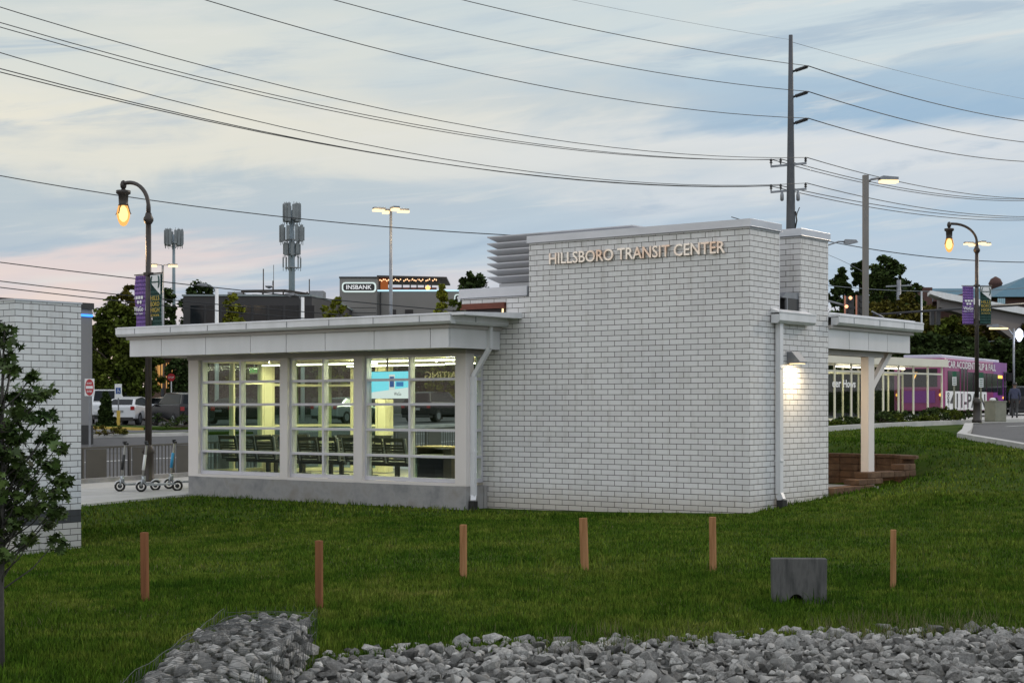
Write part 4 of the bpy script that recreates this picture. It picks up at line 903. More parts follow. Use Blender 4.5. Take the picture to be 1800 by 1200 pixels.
# red brick school with teal roofs
RB = thing('brick_school', 'red brick building with teal metal roofs on the hill at right', 'building', (0,0,0))
def gbox(x0, x1, ytop, Z, dpt, mat, name, zb=4): a = P(x0,ytop,Z); c = P(x1,ytop,Z); q = MB(); q.box(a.x,c.x,Z,Z+dpt,zb,a.z); return q.build(name, mat, RB)
gbox(1610,1800,529,200,20,'red_brick','wall'); gbox(1618,1639,505,196,6,'red_brick','wall'); gbox(1758,1850,521,188,20,'red_brick','wall')
a = P(1600,530,199); c = P(1790,530,199); t1_ = P(1600,507,206).z
q = MB(); q.prism([(a.x,199,a.z),(a.x,206,t1_),(a.x,221,a.z)], (c.x-a.x,0,0)); q.build('roof', 'teal_roof', RB)
a = P(1744,521.5,187); c = P(1880,521,187); tp = P(1812,484,192)
q = MB(); A4 = [(a.x,187,a.z),(c.x,187,a.z),(c.x,209,a.z),(a.x,209,a.z)]; T2 = [(tp.x,194,tp.z),(tp.x+1,201,tp.z)]
q.face([A4[0],A4[1],T2[0]]); q.face([A4[1],A4[2],T2[1],T2[0]]); q.face([A4[2],A4[3],T2[1]]); q.face([A4[3],A4[0],T2[0],T2[1]]); q.face(A4[::-1]); q.build('hip_roof', 'teal_roof', RB)
for px in (1655, 1700): a = P(px-14,530,198.5); c = P(px+14,530,198.5); q = MB(); q.prism([(a.x,198.5,a.z),(c.x,198.5,a.z),((a.x+c.x)/2,198.5,P(px,514,198.5).z)], (0,6,0)); q.build('dormer', 'red_brick', RB)
q = MB(); a = P(1750,500,203); q.lathe([(.8,-1.6),(.8,0),(.9,.1),(.6,.7),(.1,1.0)], tuple(a), 10); q.build('cupola', 'red_brick', RB)
for k in range(4): a = P(1754+k*3.4,531,187.9); q = MB(); q.box(a.x,a.x+.17,187.9,188,a.z-.6,a.z+.45); q.build('window', 'fw', RB)
# fuel station canopy
hd = Vector((.62,.78)).normalized()
FC = thing('fuel_canopy', 'long slanting grey canopy with white top edge in front of the school', 'canopy', (0,0,0))
pv = P(1640,513,100); kx = hd.x/hd.y; pl = plane_through(pv.x, 100, kx)
def onp(px, py): Y = pl((px-900)/F); return P(px, py, Y)
q = MB(); bk = Vector((.4,2.2,0))
q.prism([onp(1652,524),onp(1652,540),onp(1690,551),onp(1750,574),onp(1786,600),onp(1830,612),onp(1830,557)], bk); q.build('fascia', pm('taupe canopy', (.14,.12,.115), (.12,.10,.10), .5, .7), FC)
q = MB(); off = Vector((.25,-.3,0)); q.prism([onp(1626,511)+off,onp(1626,517)+off,onp(1652,526)+off,onp(1830,560)+off,onp(1830,548)+off,onp(1652,515)+off], bk*1.05); q.build('roof_edge', 'white_metal', FC)
p = onp(1790,600); q = MB(); q.box(p.x-.3,p.x+.3,p.y+.6,p.y+1.3,1,p.z); q.build('column', 'bank', FC)
# ------------------------------------------------------------------ retaining wall beside the right canopy
RW = thing('retaining_wall', 'low stepped brown block retaining wall beside the canopy post', 'retaining wall', (0,0,0))
def wall_course(path, z0, z1, w, name, par, cap=.0):
    q = MB(); pts = [Vector((*LW(*p)[:2], 0)) for p in path]
    for k, (p0, p1) in enumerate(zip(pts[:-1], pts[1:])):
        d = (p1-p0); L = d.length; d.normalize(); nrm = Vector((-d.y, d.x, 0)); n_ = max(1, round(L/.42))
        for j in range(n_):
            a = p0+d*(L*j/n_+.004); c = p0+d*(L*(j+1)/n_-.004); jt = rng.uniform(-.008, .008)
            q.prism([a-nrm*(w/2+jt)+Vector((0,0,z0)), c-nrm*(w/2+jt)+Vector((0,0,z0)), c+nrm*w/2+Vector((0,0,z0)), a+nrm*w/2+Vector((0,0,z0))], (0,0,z1-z0-.006))
    return q.build(name, 'block', par, .012)
yy = lambda px, xl: on_x(px, 715, xl)[0]
# rear wall set into the slope, its curved end stepping down to the front kerb of blocks
back = [(-2.8,7.75),(-.55,7.65),(-.1,7.15)]
for k in range(5): wall_course(back, .04+k*.15, .04+(k+1)*.15, .28, 'block_course', RW)
wall_course([(-2.8,7.75),(-.55,7.65),(-.05,7.15),(.02,6.85)], .79, .87, .34, 'cap_course', RW)
wall_course([(-.02,7.0),(.0,6.35)], .57, .70, .30, 'block_course', RW)
wall_course([(.0,6.95),(-.06,6.0),(-.2,5.0)], .445, .57, .34, 'block_course', RW)
wall_course([(-.1,5.5),(-.12,4.4)], .33, .445, .34, 'block_course', RW)
wall_course([(-.04,4.95),(-.06,3.15)], .20, .33, .34, 'block_course', RW)
wall_course([(-.02,4.3),(-.06,3.15)], .05, .20, .30, 'block_course', RW)
q = MB(); q.prism([LW(x_, y_, .02) for x_, y_ in ((-4.5,3.13),(-.25,3.13),(-.3,5.0),(-.2,6.9),(-.6,7.55),(-4.5,7.6))], (0,0,.155)); struct(q.build('entry_paving', 'concrete_pale'))
# ------------------------------------------------------------------ wooden stakes
SK = [((248,262),932,1054,15.8,'wood_red',-.3,'dark reddish stake nearest the young maple tree'), ((554,568),951,1072,15.05,'wood_red',.2,'reddish stake standing just behind the wire rock basket'),
      ((808,821),922,1018,17.7,'wood',.2,'pale stake in front of the right end of the waiting room'), ((1021,1035),910,1003,18.6,'wood',-1.7,'leaning stake in front of the middle of the blank brick wall'),
      ((1247,1260),909,1006,18.45,'wood',-.5,'stake near the brick corner, left of the concrete block'), ((1564,1576),931,1035,16.8,'wood',.2,'stake standing alone to the right of the concrete block')]
for (x0,x1), y0, y1, Z, m_, tl, lab in SK:
    p = P((x0+x1)/2, y1, Z); zz = g1(p.x,p.y); w_ = (x1-x0)/F*Z; H = (y1-y0)/F*Z
    q = MB(); q.box(-w_*.40,w_*.40,-w_*.38,w_*.38,-.15,H+(p.z-zz)*.0)
    o = q.build('wooden_stake', m_, None, .004); o.location = (p.x,p.y,min(zz+.0,p.z+.03)); o.rotation_euler = (R(.6), R(tl), R(-20+tl*6)); tag(o, lab, 'stake', 'wooden stakes across the lawn')
# ------------------------------------------------------------------ concrete headwall
p = P(1405.5, 1062, 15.5); HWl = thing('drain_headwall', 'dark weathered concrete headwall block with a small pipe opening', 'headwall', (p.x,p.y,g1(p.x,p.y)), R(-3))
w_, h_ = .26, .455
out_ = [(-w_,0),(-.10,0)]+[(-.03-.068*math.cos(a), .035+.075*math.sin(a)) for a in np.linspace(0, math.pi, 11)]+[(.04,0),(w_,0),(w_*1.02,h_),(-w_*1.02,h_)]
q = MB(); q.prism([(x,0,z-.02) for x, z in out_], (0,.13,0)); q.build('block', 'concrete_dark', HWl, .008)
q = MB(); q.tube([(-.03,.03,.03),(-.03,.6,.03)], .085, 14, False); q.tube([(-.03,.3,.03),(-.03,.32,.03)], .084, 14); q.build('drain_pipe', 'black', HWl)
# ------------------------------------------------------------------ rocks
def rock_mesh(k):
    bm = bmesh.new(); r = random.Random(k); s_ = (1, r.uniform(.6,.95), r.uniform(.42,.75))
    for _ in range(r.randint(9, 13)):
        v_ = Vector((r.gauss(0,1), r.gauss(0,1), r.gauss(0,1))).normalized()*r.uniform(.8,1.05); bm.verts.new((v_.x*s_[0], v_.y*s_[1], v_.z*s_[2]))
    rr = bmesh.ops.convex_hull(bm, input=bm.verts[:]); bmesh.ops.delete(bm, geom=[e for e in rr['geom_interior'] if isinstance(e, bmesh.types.BMVert)], context='VERTS')
    bmesh.ops.bevel(bm, geom=bm.edges[:], offset=.035, segments=1, affect='EDGES', clamp_overlap=True)
    bmesh.ops.subdivide_edges(bm, edges=bm.edges[:], cuts=1, use_grid_fill=True)
    for v_ in bm.verts: v_.co *= 1+r.uniform(-.03,.03)
    bm.normal_update(); me = bpy.data.meshes.new('limestone_rock'); bm.to_mesh(me); bm.free(); me.materials.append(M['rock']); return me
RM = [rock_mesh(k) for k in range(14)]
def rock_arrays(me):
    n = len(me.vertices); a = np.empty(n*3, np.float32); me.vertices.foreach_get('co', a)
    tr = []; 
    for pl_ in me.polygons:
        v_ = list(pl_.vertices)
        for k in range(1, len(v_)-1): tr.append((v_[0], v_[k], v_[k+1]))
    return a.reshape(-1,3), np.array(tr)
RA = [rock_arrays(m_) for m_ in RM]
def rocks_merged(name, items, parent=None):
    V = []; T = []; k = 0
    for mi, loc, rot, sc in items:
        a, tr = RA[mi]; mt = np.array((Matrix.Rotation(rot[2],3,'Z') @ Matrix.Rotation(rot[1],3,'Y') @ Matrix.Rotation(rot[0],3,'X'))); V.append((a*sc) @ mt.T + np.array(loc)); T.append(tr+k); k += len(a)
    return fast_mesh(name, np.concatenate(V), [np.concatenate(T)], 'rock', parent)
edge = lambda x: np.interp(x, [-1.6,-.9,0,1.4,2.6,3.4,6], [11.9,12.5,12.85,13.05,13.5,13.65,13.95])
items = []; grid = []
for _ in range(16000):
    x = rng.uniform(-1.42, 6.2); y = rng.uniform(10.0, 14.4); e_ = edge(x); s_ = float(np.clip(rng.lognormal(-2.92, .46), .020, .115))
    if y > e_-.06+rng.normal(0,.14): continue
    if y > e_-.5 and rng.random() < .45*(x > 2.2): continue
    if abs(x)/y > .36: continue
    if any((x-a)**2+(y-b_)**2 < (.62*(s_+c))**2 for a, b_, c in grid): continue
    grid.append((x, y, s_)); items.append((int(rng.integers(14)), (x, y, g1(x,y)+s_*.22+.02*(y < e_-.4)), tuple(rng.uniform(-.5,.5,2))+(rng.uniform(0,6.28),), s_))
for _ in range(420):   # a second, looser layer on top
    x = rng.uniform(-1.3, 5.8); y = rng.uniform(10.3, 13.4); s_ = rng.uniform(.03,.075)
    if y > edge(x)-.6 or abs(x)/y > .36: continue
    items.append((int(rng.integers(14)), (x, y, g1(x,y)+.06), tuple(rng.uniform(-.6,.6,2))+(rng.uniform(0,6.28),), s_))
vis = lambda it: (it[3]/it[1][1])*(1 if abs(it[1][0])/it[1][1] < .33 and it[1][1] > 10.9 else .2)
items.sort(key=vis, reverse=True)
for it in items[:300]:
    o = bpy.data.objects.new('limestone_rock', RM[it[0]]); C.objects.link(o); o.location = it[1]; o.rotation_euler = it[2]; o.scale = (it[3],)*3
    tag(o, 'grey broken limestone rock in the rock strip across the foot of the lawn', 'rock', 'limestone rocks in the strip')
tag(rocks_merged('rubble', items[300:]), 'smaller grey rubble between the larger rocks', 'rubble', None, 'stuff')
M['silt'] = pm('dark silt', (.05,.05,.045), (.08,.08,.075), 6, .95, 0, .5, 40)
struct(sheet('rubble_bed', [(-1.45,9.5),(6.4,9.5),(6.4,13.6),(3.2,13.3),(1.2,12.7),(-.6,12.2),(-1.45,11.6)], 'silt', .012, .5, False))
# ------------------------------------------------------------------ wire rock basket
GB = thing('gabion_basket', 'wire mesh basket packed with grey rocks at the bottom of the picture', 'gabion', (-1.82, 8.4, 0))
gi = []
for _ in range(5200):
    x = rng.uniform(-.335,.325); y = rng.uniform(.0,3.68); z = rng.uniform(.03,.37); s_ = float(np.clip(rng.lognormal(-2.7,.35),.035,.125))
    top = .375-.09*(abs(x)/.33)**6*(.5+.5*rng.random())-.03*math.sin(y*2.2)
    if z > top-s_*.3: z = top-s_*.3
    if not (z > top-.12 or x > .2 or x < -.2 or y > 3.5): continue
    if any((x-a[0])**2+(y-a[1])**2+(z-a[2])**2 < (.62*(s_+c))**2 for _m, a, _r, c in gi): continue
    gi.append((int(rng.integers(14)), (x,y,z), tuple(rng.uniform(-.5,.5,2))+(rng.uniform(0,6.28),), s_))
gi.sort(key=lambda it: it[3]*(1+.6*(it[1][2] > .2))*(1 if it[1][1] > 1.8 else .3), reverse=True)
for it in gi[:100]:
    o = bpy.data.objects.new('stone', RM[it[0]]); C.objects.link(o); o.location = it[1]; o.rotation_euler = it[2]; o.scale = (it[3],)*3; o.parent = GB
o = rocks_merged('stone_fill', gi[100:], GB); o['kind'] = 'stuff'
q = MB(); nx = 9; ny = 46
def gp(x, y, side=0): 
    return (x+.012*math.sin(y*7+x*5), y, (.392-.05*(abs(x)/.33)**4-.03*math.sin(y*2.2)+.008*math.sin(x*31+y*17)))
hexw = .075
for j in range(int(3.75/(hexw*1.0))):
    y0 = j*hexw; row = []
    for k in range(10):
        x = -.33+k*.66/9; zig = hexw*.28*(1 if (k+j) % 2 else -1); row.append(gp(x, y0+zig))
    q.tube(row, .0017, 3, False)
    if j % 1 == 0:
        for k in range(10):
            if (k+j) % 2: x = -.33+k*.66/9; q.tube([gp(x, y0+hexw*.28), gp(x, y0+hexw*.72)], .0017, 3, False)
for sx in (-.348, .345):
    for j in range(50):
        y0 = j*.075; q.tube([(sx+.01*math.sin(j+z*9), y0+.02*(1 if int(z*20) % 2 else -1), z) for z in np.linspace(0,.38,7)], .0017, 3, False)
    for z in (.0,.1,.2,.3,.375): q.tube([(sx+.01*math.sin(y*5),y,z+.008*math.sin(y*9)) for y in np.linspace(0,3.72,26)], .002, 3, False)
for k in range(10): x = -.33+k*.66/9; q.tube([(x,3.73,0),(x+.01,3.74,.2),(x,3.71,.40)], .0017, 3, False)
for z in (.05,.15,.25,.35): q.tube([(-.33,3.73,z),(0,3.745,z+.01),(.33,3.73,z)], .0017, 3, False)
q.build('wire_mesh', 'wire', GB)
M['tp'] = pm('taupe panel', (.075,.068,.06), (.06,.055,.05), 2, .6); M['ce'] = pm('copper edge', (.5,.2,.12), (.4,.16,.1), 2, .5)
# ------------------------------------------------------------------ railing along the street
RL = thing('street_railing', 'grey street railing with solid dark panels behind the scooters', 'railing', LW(-19.5, -7, 0), RZ)
q = MB(); rp = MB(); rq = MB(); zr = lambda y: g1(*LW(-19.5, -7+y)[:2])-.0
LR = 34
for k in range(LR):
    z0_, z1_ = zr(k), zr(k+1); rp.bar((0,k,z0_+.93),(0,k+1,z1_+.93), .05); rq.bar((0,k,z0_+.12),(0,k+1,z1_+.12), .035)
rp.build('top_rail', 'tp', RL); rq.build('bottom_rail', 'tp', RL)
yp_ = (on_x(151, 800, -19.5)[0]+7-.10) % 1.5; 
k = 0
while yp_ < LR-1.2:
    z_ = zr(yp_); q = MB(); q.box(-.03,.03,yp_-.03,yp_+.03,z_-.05,z_+.93); q.build('post', 'tp', RL)
    q = MB(); q.box(-.012,.012,yp_+.10,yp_+.75,z_+.16,z_+.90); q.build('panel', 'tp', RL)
    q = MB()
    for j in range(6): y_ = yp_+.86+j*.118; q.box(-.01,.01,y_-.013,y_+.013,zr(y_)+.12,zr(y_)+.93)
    q.build('baluster_row', 'tp', RL); yp_ += 1.5
# ------------------------------------------------------------------ scooters
def scooter(): 
    t_ = thing('kick_scooter', 'x', 'scooter')
    for x in (-.42, .42):
        q = MB(); q.tube([(x+.105*math.cos(a),0,.115+.105*math.sin(a)) for a in np.linspace(0,2*math.pi,17)], .028, 6, False); wh = q.build('wheel', 'tyre', t_)
        q = MB(); q.tube([(x,-.02,.115),(x,.02,.115)], .05, 12); q.build('rim', 'black', wh)
    q = MB(); q.prism([(-.40,-.075,.15),(.30,-.075,.13),(.36,-.075,.20),(.36,-.075,.225),(.27,-.075,.175),(-.36,-.075,.19)], (0,.15,0)); q.build('deck', 'carsilver', t_)
    q = MB(); q.tube([(-.55,0,.20),(-.48,0,.255),(-.40,0,.255),(-.32,0,.20)], .022, 6); q.tube([(.42,0,.24),(.50,0,.22),(.54,0,.15)], .02, 6); q.build('fender', 'white_metal', t_)
    q = MB(); q.tube([(.42,0,.12),(.40,0,.28)], .034, 8); q.tube([(.36,0,.20),(.37,0,.36)], .05, 8); q.build('fork', 'carsilver', t_)
    q = MB(); q.tube([(.39,0,.28),(.30,0,1.12)], .027, 8); st = q.build('stem', pm('warm grey scooter paint', (.30,.29,.27), (.26,.25,.235), 3, .4), t_)
    q = MB(); q.tube([(.373,0,.50),(.33,0,.86)], .036, 8); q.build('battery_sleeve', 'sign_white', st)
    q = MB(); q.tube([(.30,-.26,1.13),(.295,-.1,1.14),(.295,.1,1.14),(.30,.26,1.13)], .019, 6); q.tube([(.30,-.27,1.13),(.30,-.15,1.135)], .026, 6); q.tube([(.30,.15,1.135),(.30,.27,1.13)], .026, 6); q.box(.27,.34,-.05,.05,1.10,1.18); q.build('handlebar', 'black', t_)
    return t_
sc = scooter(); rz_ = RZ+R(178)
SP = [((232,848),38.2,'black','left scooter with black battery sleeve by the street railing', R(205)), ((270,851),37.9,'sign_white','middle scooter with white battery sleeve by the street railing', R(200)), ((318,846),38.9,'sky','right scooter with blue battery sleeve beside the concrete base', R(200))]
M['sky'] = pm('sky blue sticker', (.03,.28,.55), (.025,.25,.5), 4, .4)
for k, ((px,py),Z,m_,lab,rz) in enumerate(SP):
    o = sc if k == 0 else dup(sc, (0,0,0)); p = P(px+10,py,Z); o.location = (p.x,p.y,g1(p.x,p.y)+.055); o.rotation_euler = (R(-3),0,rz); tag(o, lab, 'scooter', 'rental scooters by the railing')
    for st in o.children:
        for b_ in st.children:
            if b_.name.startswith('battery_sleeve'):
                b_.data = b_.data.copy(); b_.data.materials[0] = M[m_]
# ------------------------------------------------------------------ signs
def post_sign(name, lab, px, py, Z, w_, h_, pole_h, mk, polem='grey_metal', grp=None, rz=0):
    p = P(px, py, Z); zz = g1(p.x,p.y); t_ = thing(name, lab, 'sign', (p.x,p.y,zz), rz, grp); zc = p.z-zz
    q = MB(); q.box(-.03,.03,.0,.05,-.1,zc+h_/2); q.build('post', polem, t_); mk(t_, zc, w_, h_); return t_
def dne(t_, zc, w_, h_):
    q = MB(); q.box(-w_/2,w_/2,-.02,-.005,zc-h_/2,zc+h_/2); pl = q.build('panel', 'sign_white', t_)
    q = MB(); q.prism([(w_*.44*math.cos(a), -.024, zc+h_*.47*math.copysign(min(1,abs(math.sin(a))**.8), math.sin(a))) for a in np.linspace(0,2*math.pi,24,False)], (0,.003,0)); q.build('red_disc', 'sign_red', pl)
    q = MB(); q.box(-w_*.36,w_*.36,-.03,-.0245,zc-h_*.08,zc+h_*.08); q.build('white_bar', 'sign_white', pl)
    for s_, zo in (('DO NOT', .17), ('ENTER', -.30)): text_mesh('lettering', s_, 'sign_white', pl, (-w_*.27,-.026,zc+h_*zo), (1,0,0), (0,0,1), h_*.12, w_*.54, .003, .02)
post_sign('traffic_sign', 'red and white DO NOT ENTER sign beside the brick enclosure', 157.5, 680.5, 52, .31, .56, 2, dne)
def stopped(t_, zc, w_, h_):
    q = MB(); q.prism([(w_/2*math.cos(a+math.pi/8)*1.08,-.02,zc+w_/2*math.sin(a+math.pi/8)*1.08) for a in np.linspace(0,2*math.pi,8,False)], (0,.015,0)); pl = q.build('panel', 'sign_red', t_)
    text_mesh('lettering', 'STOP', 'sign_white', pl, (-w_*.36,-.024,zc-w_*.13), (1,0,0), (0,0,1), w_*.26, w_*.72, .003)
post_sign('stop_sign', 'small distant red stop sign beside the left tree', 178.5, 659, 98, .46, .46, 2, stopped, 'sign_white')
post_sign('stop_sign', 'small distant red stop sign in front of the glowing windows', 301, 663, 98, .46, .46, 2, stopped, 'sign_white')
def accs(t_, zc, w_, h_):
    q = MB(); q.box(-w_/2,w_/2,-.02,-.005,zc-h_/2,zc+h_/2); pl = q.build('panel', 'sign_white', t_)
    q = MB(); q.box(-w_*.36,w_*.36,-.025,-.021,zc-h_*.20,zc+h_*.24); sy = q.build('blue_field', 'sign_blue', pl)
    q = MB(); q.tube([(.0+.055*math.cos(a),-.03,zc-.04+.055*math.sin(a)) for a in np.linspace(.9,5.6,10)], .010, 4); q.tube([(-.01,-.03,zc+.10),(-.01,-.03,zc+.0),(.05,-.03,zc),(.075,-.03,zc-.07)], .012, 4); q.lathe([(.005,.10),(.02,.115),(.005,.13)], (-.01,-.03,zc), 6); q.build('wheelchair_symbol', 'sign_white', sy)
    q = MB(); q.box(-.075,.075,-.05,.10,0,.85); q.build('bollard', 'yellow_paint', t_)
post_sign('parking_sign', 'white and blue accessible parking sign on a yellow bollard base', 208, 687, 82, .36, .72, 2, accs)
def busstop(t_, zc, w_, h_):
    q = MB(); q.box(-w_/2,w_/2,-.02,-.005,zc-h_/2,zc+h_*.12); pl = q.build('panel', 'sign_white', t_)
    q = MB(); q.box(-w_/2,w_/2,-.025,-.005,zc+h_*.125,zc+h_/2); q.build('green_panel', 'sign_green', t_)
    q = MB()
    for k in range(4): q.box(-w_*.34,w_*.34,-.024,-.0205,zc-h_*.42+k*h_*.13,zc-h_*.42+k*h_*.13+h_*.05)
    q.build('print_lines', 'sign_green', pl)
post_sign('stop_post', 'green and white bus stop sign among the shrubs at the glass shelter', 1677.5, 665, 66.5, .17, .58, 2, busstop, 'stone', 'bus stop signs')
post_sign('stop_post', 'green and white bus stop sign just right of the banner lamp post', 1724.5, 667.5, 64.5, .18, .60, 2, busstop, 'stone', 'bus stop signs')
# ------------------------------------------------------------------ concrete bin
p = P(1732, 742, 65.5); q = MB()
bn = thing('litter_bin', 'square concrete litter bin by the bus, white bag showing', 'bin', (p.x+.50, p.y+.3, g1(p.x,p.y)+.1), R(28))
q.box(-.31,.31,-.31,.31,0,.80); q.build('body', 'stone', bn, .03); q = MB(); q.box(-.325,.325,-.325,.325,.80,.85); q.build('rim', 'stone', bn); q = MB(); q.lathe([(.06,.84),(.15,.88),(.10,.96),(.03,.98)], (-.15,.0,0), 9); q.build('bag', 'sign_white', bn)
# ------------------------------------------------------------------ glass bus shelter
SH = thing('bus_shelter', 'long cream framed glass bus shelter behind the canopy post', 'shelter', (19.8, 74, 0), math.atan2(-.74, -.67))
zb_ = 1.28; SHh = 4.07-zb_; LS = 16
q = MB(); q.box(-.1,LS,-2.2,.25,4.07-.34,4.07); q.build('roof_fascia', pm('cream fascia', (.62,.60,.50), (.56,.54,.45), 1, .5), SH)
q = MB(); q.box(0,LS-.1,-2.0,-1.9,zb_-.1,zb_+.05); q.build('rear_sill', 'frame', SH)
for side in (0, -2.0):
    k = 0
    while k*1.35 < LS-.5:
        x = k*1.35; q = MB(); q.box(x,x+.07,side-.035,side+.035,zb_-.1,4.07-.34)
        q.box(x+.07,x+1.35,side-.03,side+.03,3.36,3.44); q.box(x+.07,x+1.35,side-.03,side+.03,zb_+.05,zb_+.12); fr = q.build('frame', 'inner' if side else 'cream', SH)
        q = MB(); q.box(x+.07,x+1.35,side-.008,side+.0,zb_+.12,3.36); q.build('glass_pane', 'shelter_glass', fr); k += 1
text_mesh('lettering', 'eer', 'sign_white', SH, (9.70,.02,2.72), (-1,0,0), (0,0,1), .24, .70, .01, .02); text_mesh('lettering', 'Hows', 'sign_white', SH, (8.82,.02,2.72), (-1,0,0), (0,0,1), .32, 1.0, .01, .02)
for k in range(3): q = MB(); q.box(1.5+k*4,3.4+k*4,-1.2,-1.08,3.62,3.66); s_ = q.build('ceiling_light', 'led', SH); area(s_, (2.45+k*4,-1.14,3.6), 1.9, .1, 45, (1,.92,.75))
# ------------------------------------------------------------------ bus
bx_ = Vector((27.7, 90.0)); bh = Vector((.517,.856))
BU = thing('city_bus', 'pink and purple wrapped city bus with white advertising lettering', 'bus', (bx_.x, bx_.y, g1(bx_.x,bx_.y)+.05), math.atan2(bh.y, bh.x))
# bus frame: x forward (front at 0), right-hand kerb side at y = 0, body spans y 0..2.55
def bprism(x0, x1, z0, z1, mat, name, par, y0=-.012, y1=.0, bev=0): q = MB(); q.box(x0,x1,y0,y1,z0,z1); return q.build(name, mat, par, bev)
q = MB(); q.prism([(-12.2,0,.35),(-.25,0,.35),(-.05,0,.9),(0,0,2.6),(-.15,0,2.98),(-12.0,0,2.98),(-12.2,0,2.7)], (0,2.55,0)); body = q.build('body', 'pink', BU, .06)
bprism(-2.9,-.03,.42,2.99,'magenta','front_panel',body,-.006,-.0)
q = MB(); q.box(-11.6,-.5,.3,2.25,2.985,3.16); q.build('roof_pod', pm('pale roof', (.55,.56,.66), (.5,.5,.6), 1, .5), BU, .04)
for x0, x1 in ((-11.6,-10.6),(-10.5,-9.5),(-8.1,-7.0),(-6.9,-5.7),(-5.6,-4.4),(-4.3,-3.3),(-3.2,-2.1)): bprism(x0,x1,1.35,2.35,'dark_glass','window',BU,-.02)
q = MB(); q.box(-2.0,-1.0,-.022,0,1.2,2.3); q.build('window', 'dark_glass', BU); bprism(-2.0,-1.1,2.12,2.28,'lamp_amber','destination_display',BU,-.035,-.024)
q = MB(); q.box(-.85,-.10,-.03,0,.40,2.5); fd = q.build('door', 'dark_glass', BU); q = MB(); q.box(-.50,-.46,-.04,-.031,.42,2.48); q.box(-.87,-.85,-.04,0,.4,2.5); q.build('door_frame', 'magenta', fd)
q = MB(); q.box(-9.4,-8.2,-.03,0,.40,2.5); rd = q.build('door', 'dark_glass', BU); q = MB(); q.box(-8.83,-8.77,-.045,-.031,.42,2.48); q.box(-9.43,-9.4,-.045,0,.4,2.5); q.box(-8.2,-8.17,-.045,0,.4,2.5); q.build('door_frame', 'pink', rd)
ad = bprism(-12.1,-4.4,.40,1.34,'sign_white','advert_panel',BU,-.036,-.031)
for s_, x, w2, h2, z in (('411-PAIN', -11.3, 6.6, .74, .50),): text_mesh('lettering', s_, 'black', ad, (x,-.040,z), (1,0,0), (0,0,1), h2, w2, .004, .02)
text_mesh('lettering', '1-800', 'black', ad, (-11.45,-.040,.48), (0,0,1), (-1,0,0), .36, .80, .004, .02)
text_mesh('lettering', 'CAR ACCIDENT', 'sign_white', BU, (-11.7,-.03,2.50), (1,0,0), (0,0,1), .36, 5.0, .006, .01)
text_mesh('lettering', 'SLIP & FALL', 'sign_white', BU, (-6.1,-.03,2.50), (1,0,0), (0,0,1), .36, 3.6, .006, .01)
for x in (-2.3,):
    q = MB(); q.prism([(x+.58*math.cos(a),-.018,.5+.58*math.sin(a)) for a in np.linspace(-.2,math.pi+.2,14)], (0,.05,0)); q.build('wheel_arch', 'black', BU)
    q = MB(); q.tube([(x,-.06,.46),(x,.28,.46)], .47, 18); wh = q.build('wheel', 'tyre', BU); q = MB(); q.tube([(x,-.08,.46),(x,-.061,.46)], .27, 14); q.build('rim', 'grey_metal', wh)
for x, z in ((-11.9,1.0),(-.95,1.0),(-7.6,.85)): bprism(x,x+.12,z,z+.12,'lamp_amber','side_marker',BU,-.03,-.017)
q = MB(); q.box(.02,.10,-.25,-.02,2.0,2.45); q.bar((.0,.05,2.5),(.06,-.15,2.42),.04); q.build('mirror', 'black', BU)
q = MB(); q.box(-.02,.012,.15,2.4,1.2,2.4); q.build('windscreen', 'dark_glass', BU)
q = MB(); q.box(-12.24,-12.19,.35,2.2,1.55,2.45); rw_ = q.build('rear_window', 'dark_glass', BU)
text_mesh('route_number', '7', 'lamp_amber', rw_, (-12.25,1.55,1.95), (0,-1,0), (0,0,1), .32, .22, .006, .02)
for y_ in (.18, 2.37):
    for z_, m_ in ((.95, 'tail'), (1.15, 'lamp_amber'), (1.35, 'tail')): q = MB(); q.tube([(-12.25,y_,z_),(-12.19,y_,z_)], .08, 10); q.build('tail_light', m_, BU)
q = MB(); q.box(-12.23,-12.19,.45,2.1,.75,1.35); q.build('engine_panel', 'magenta', BU)
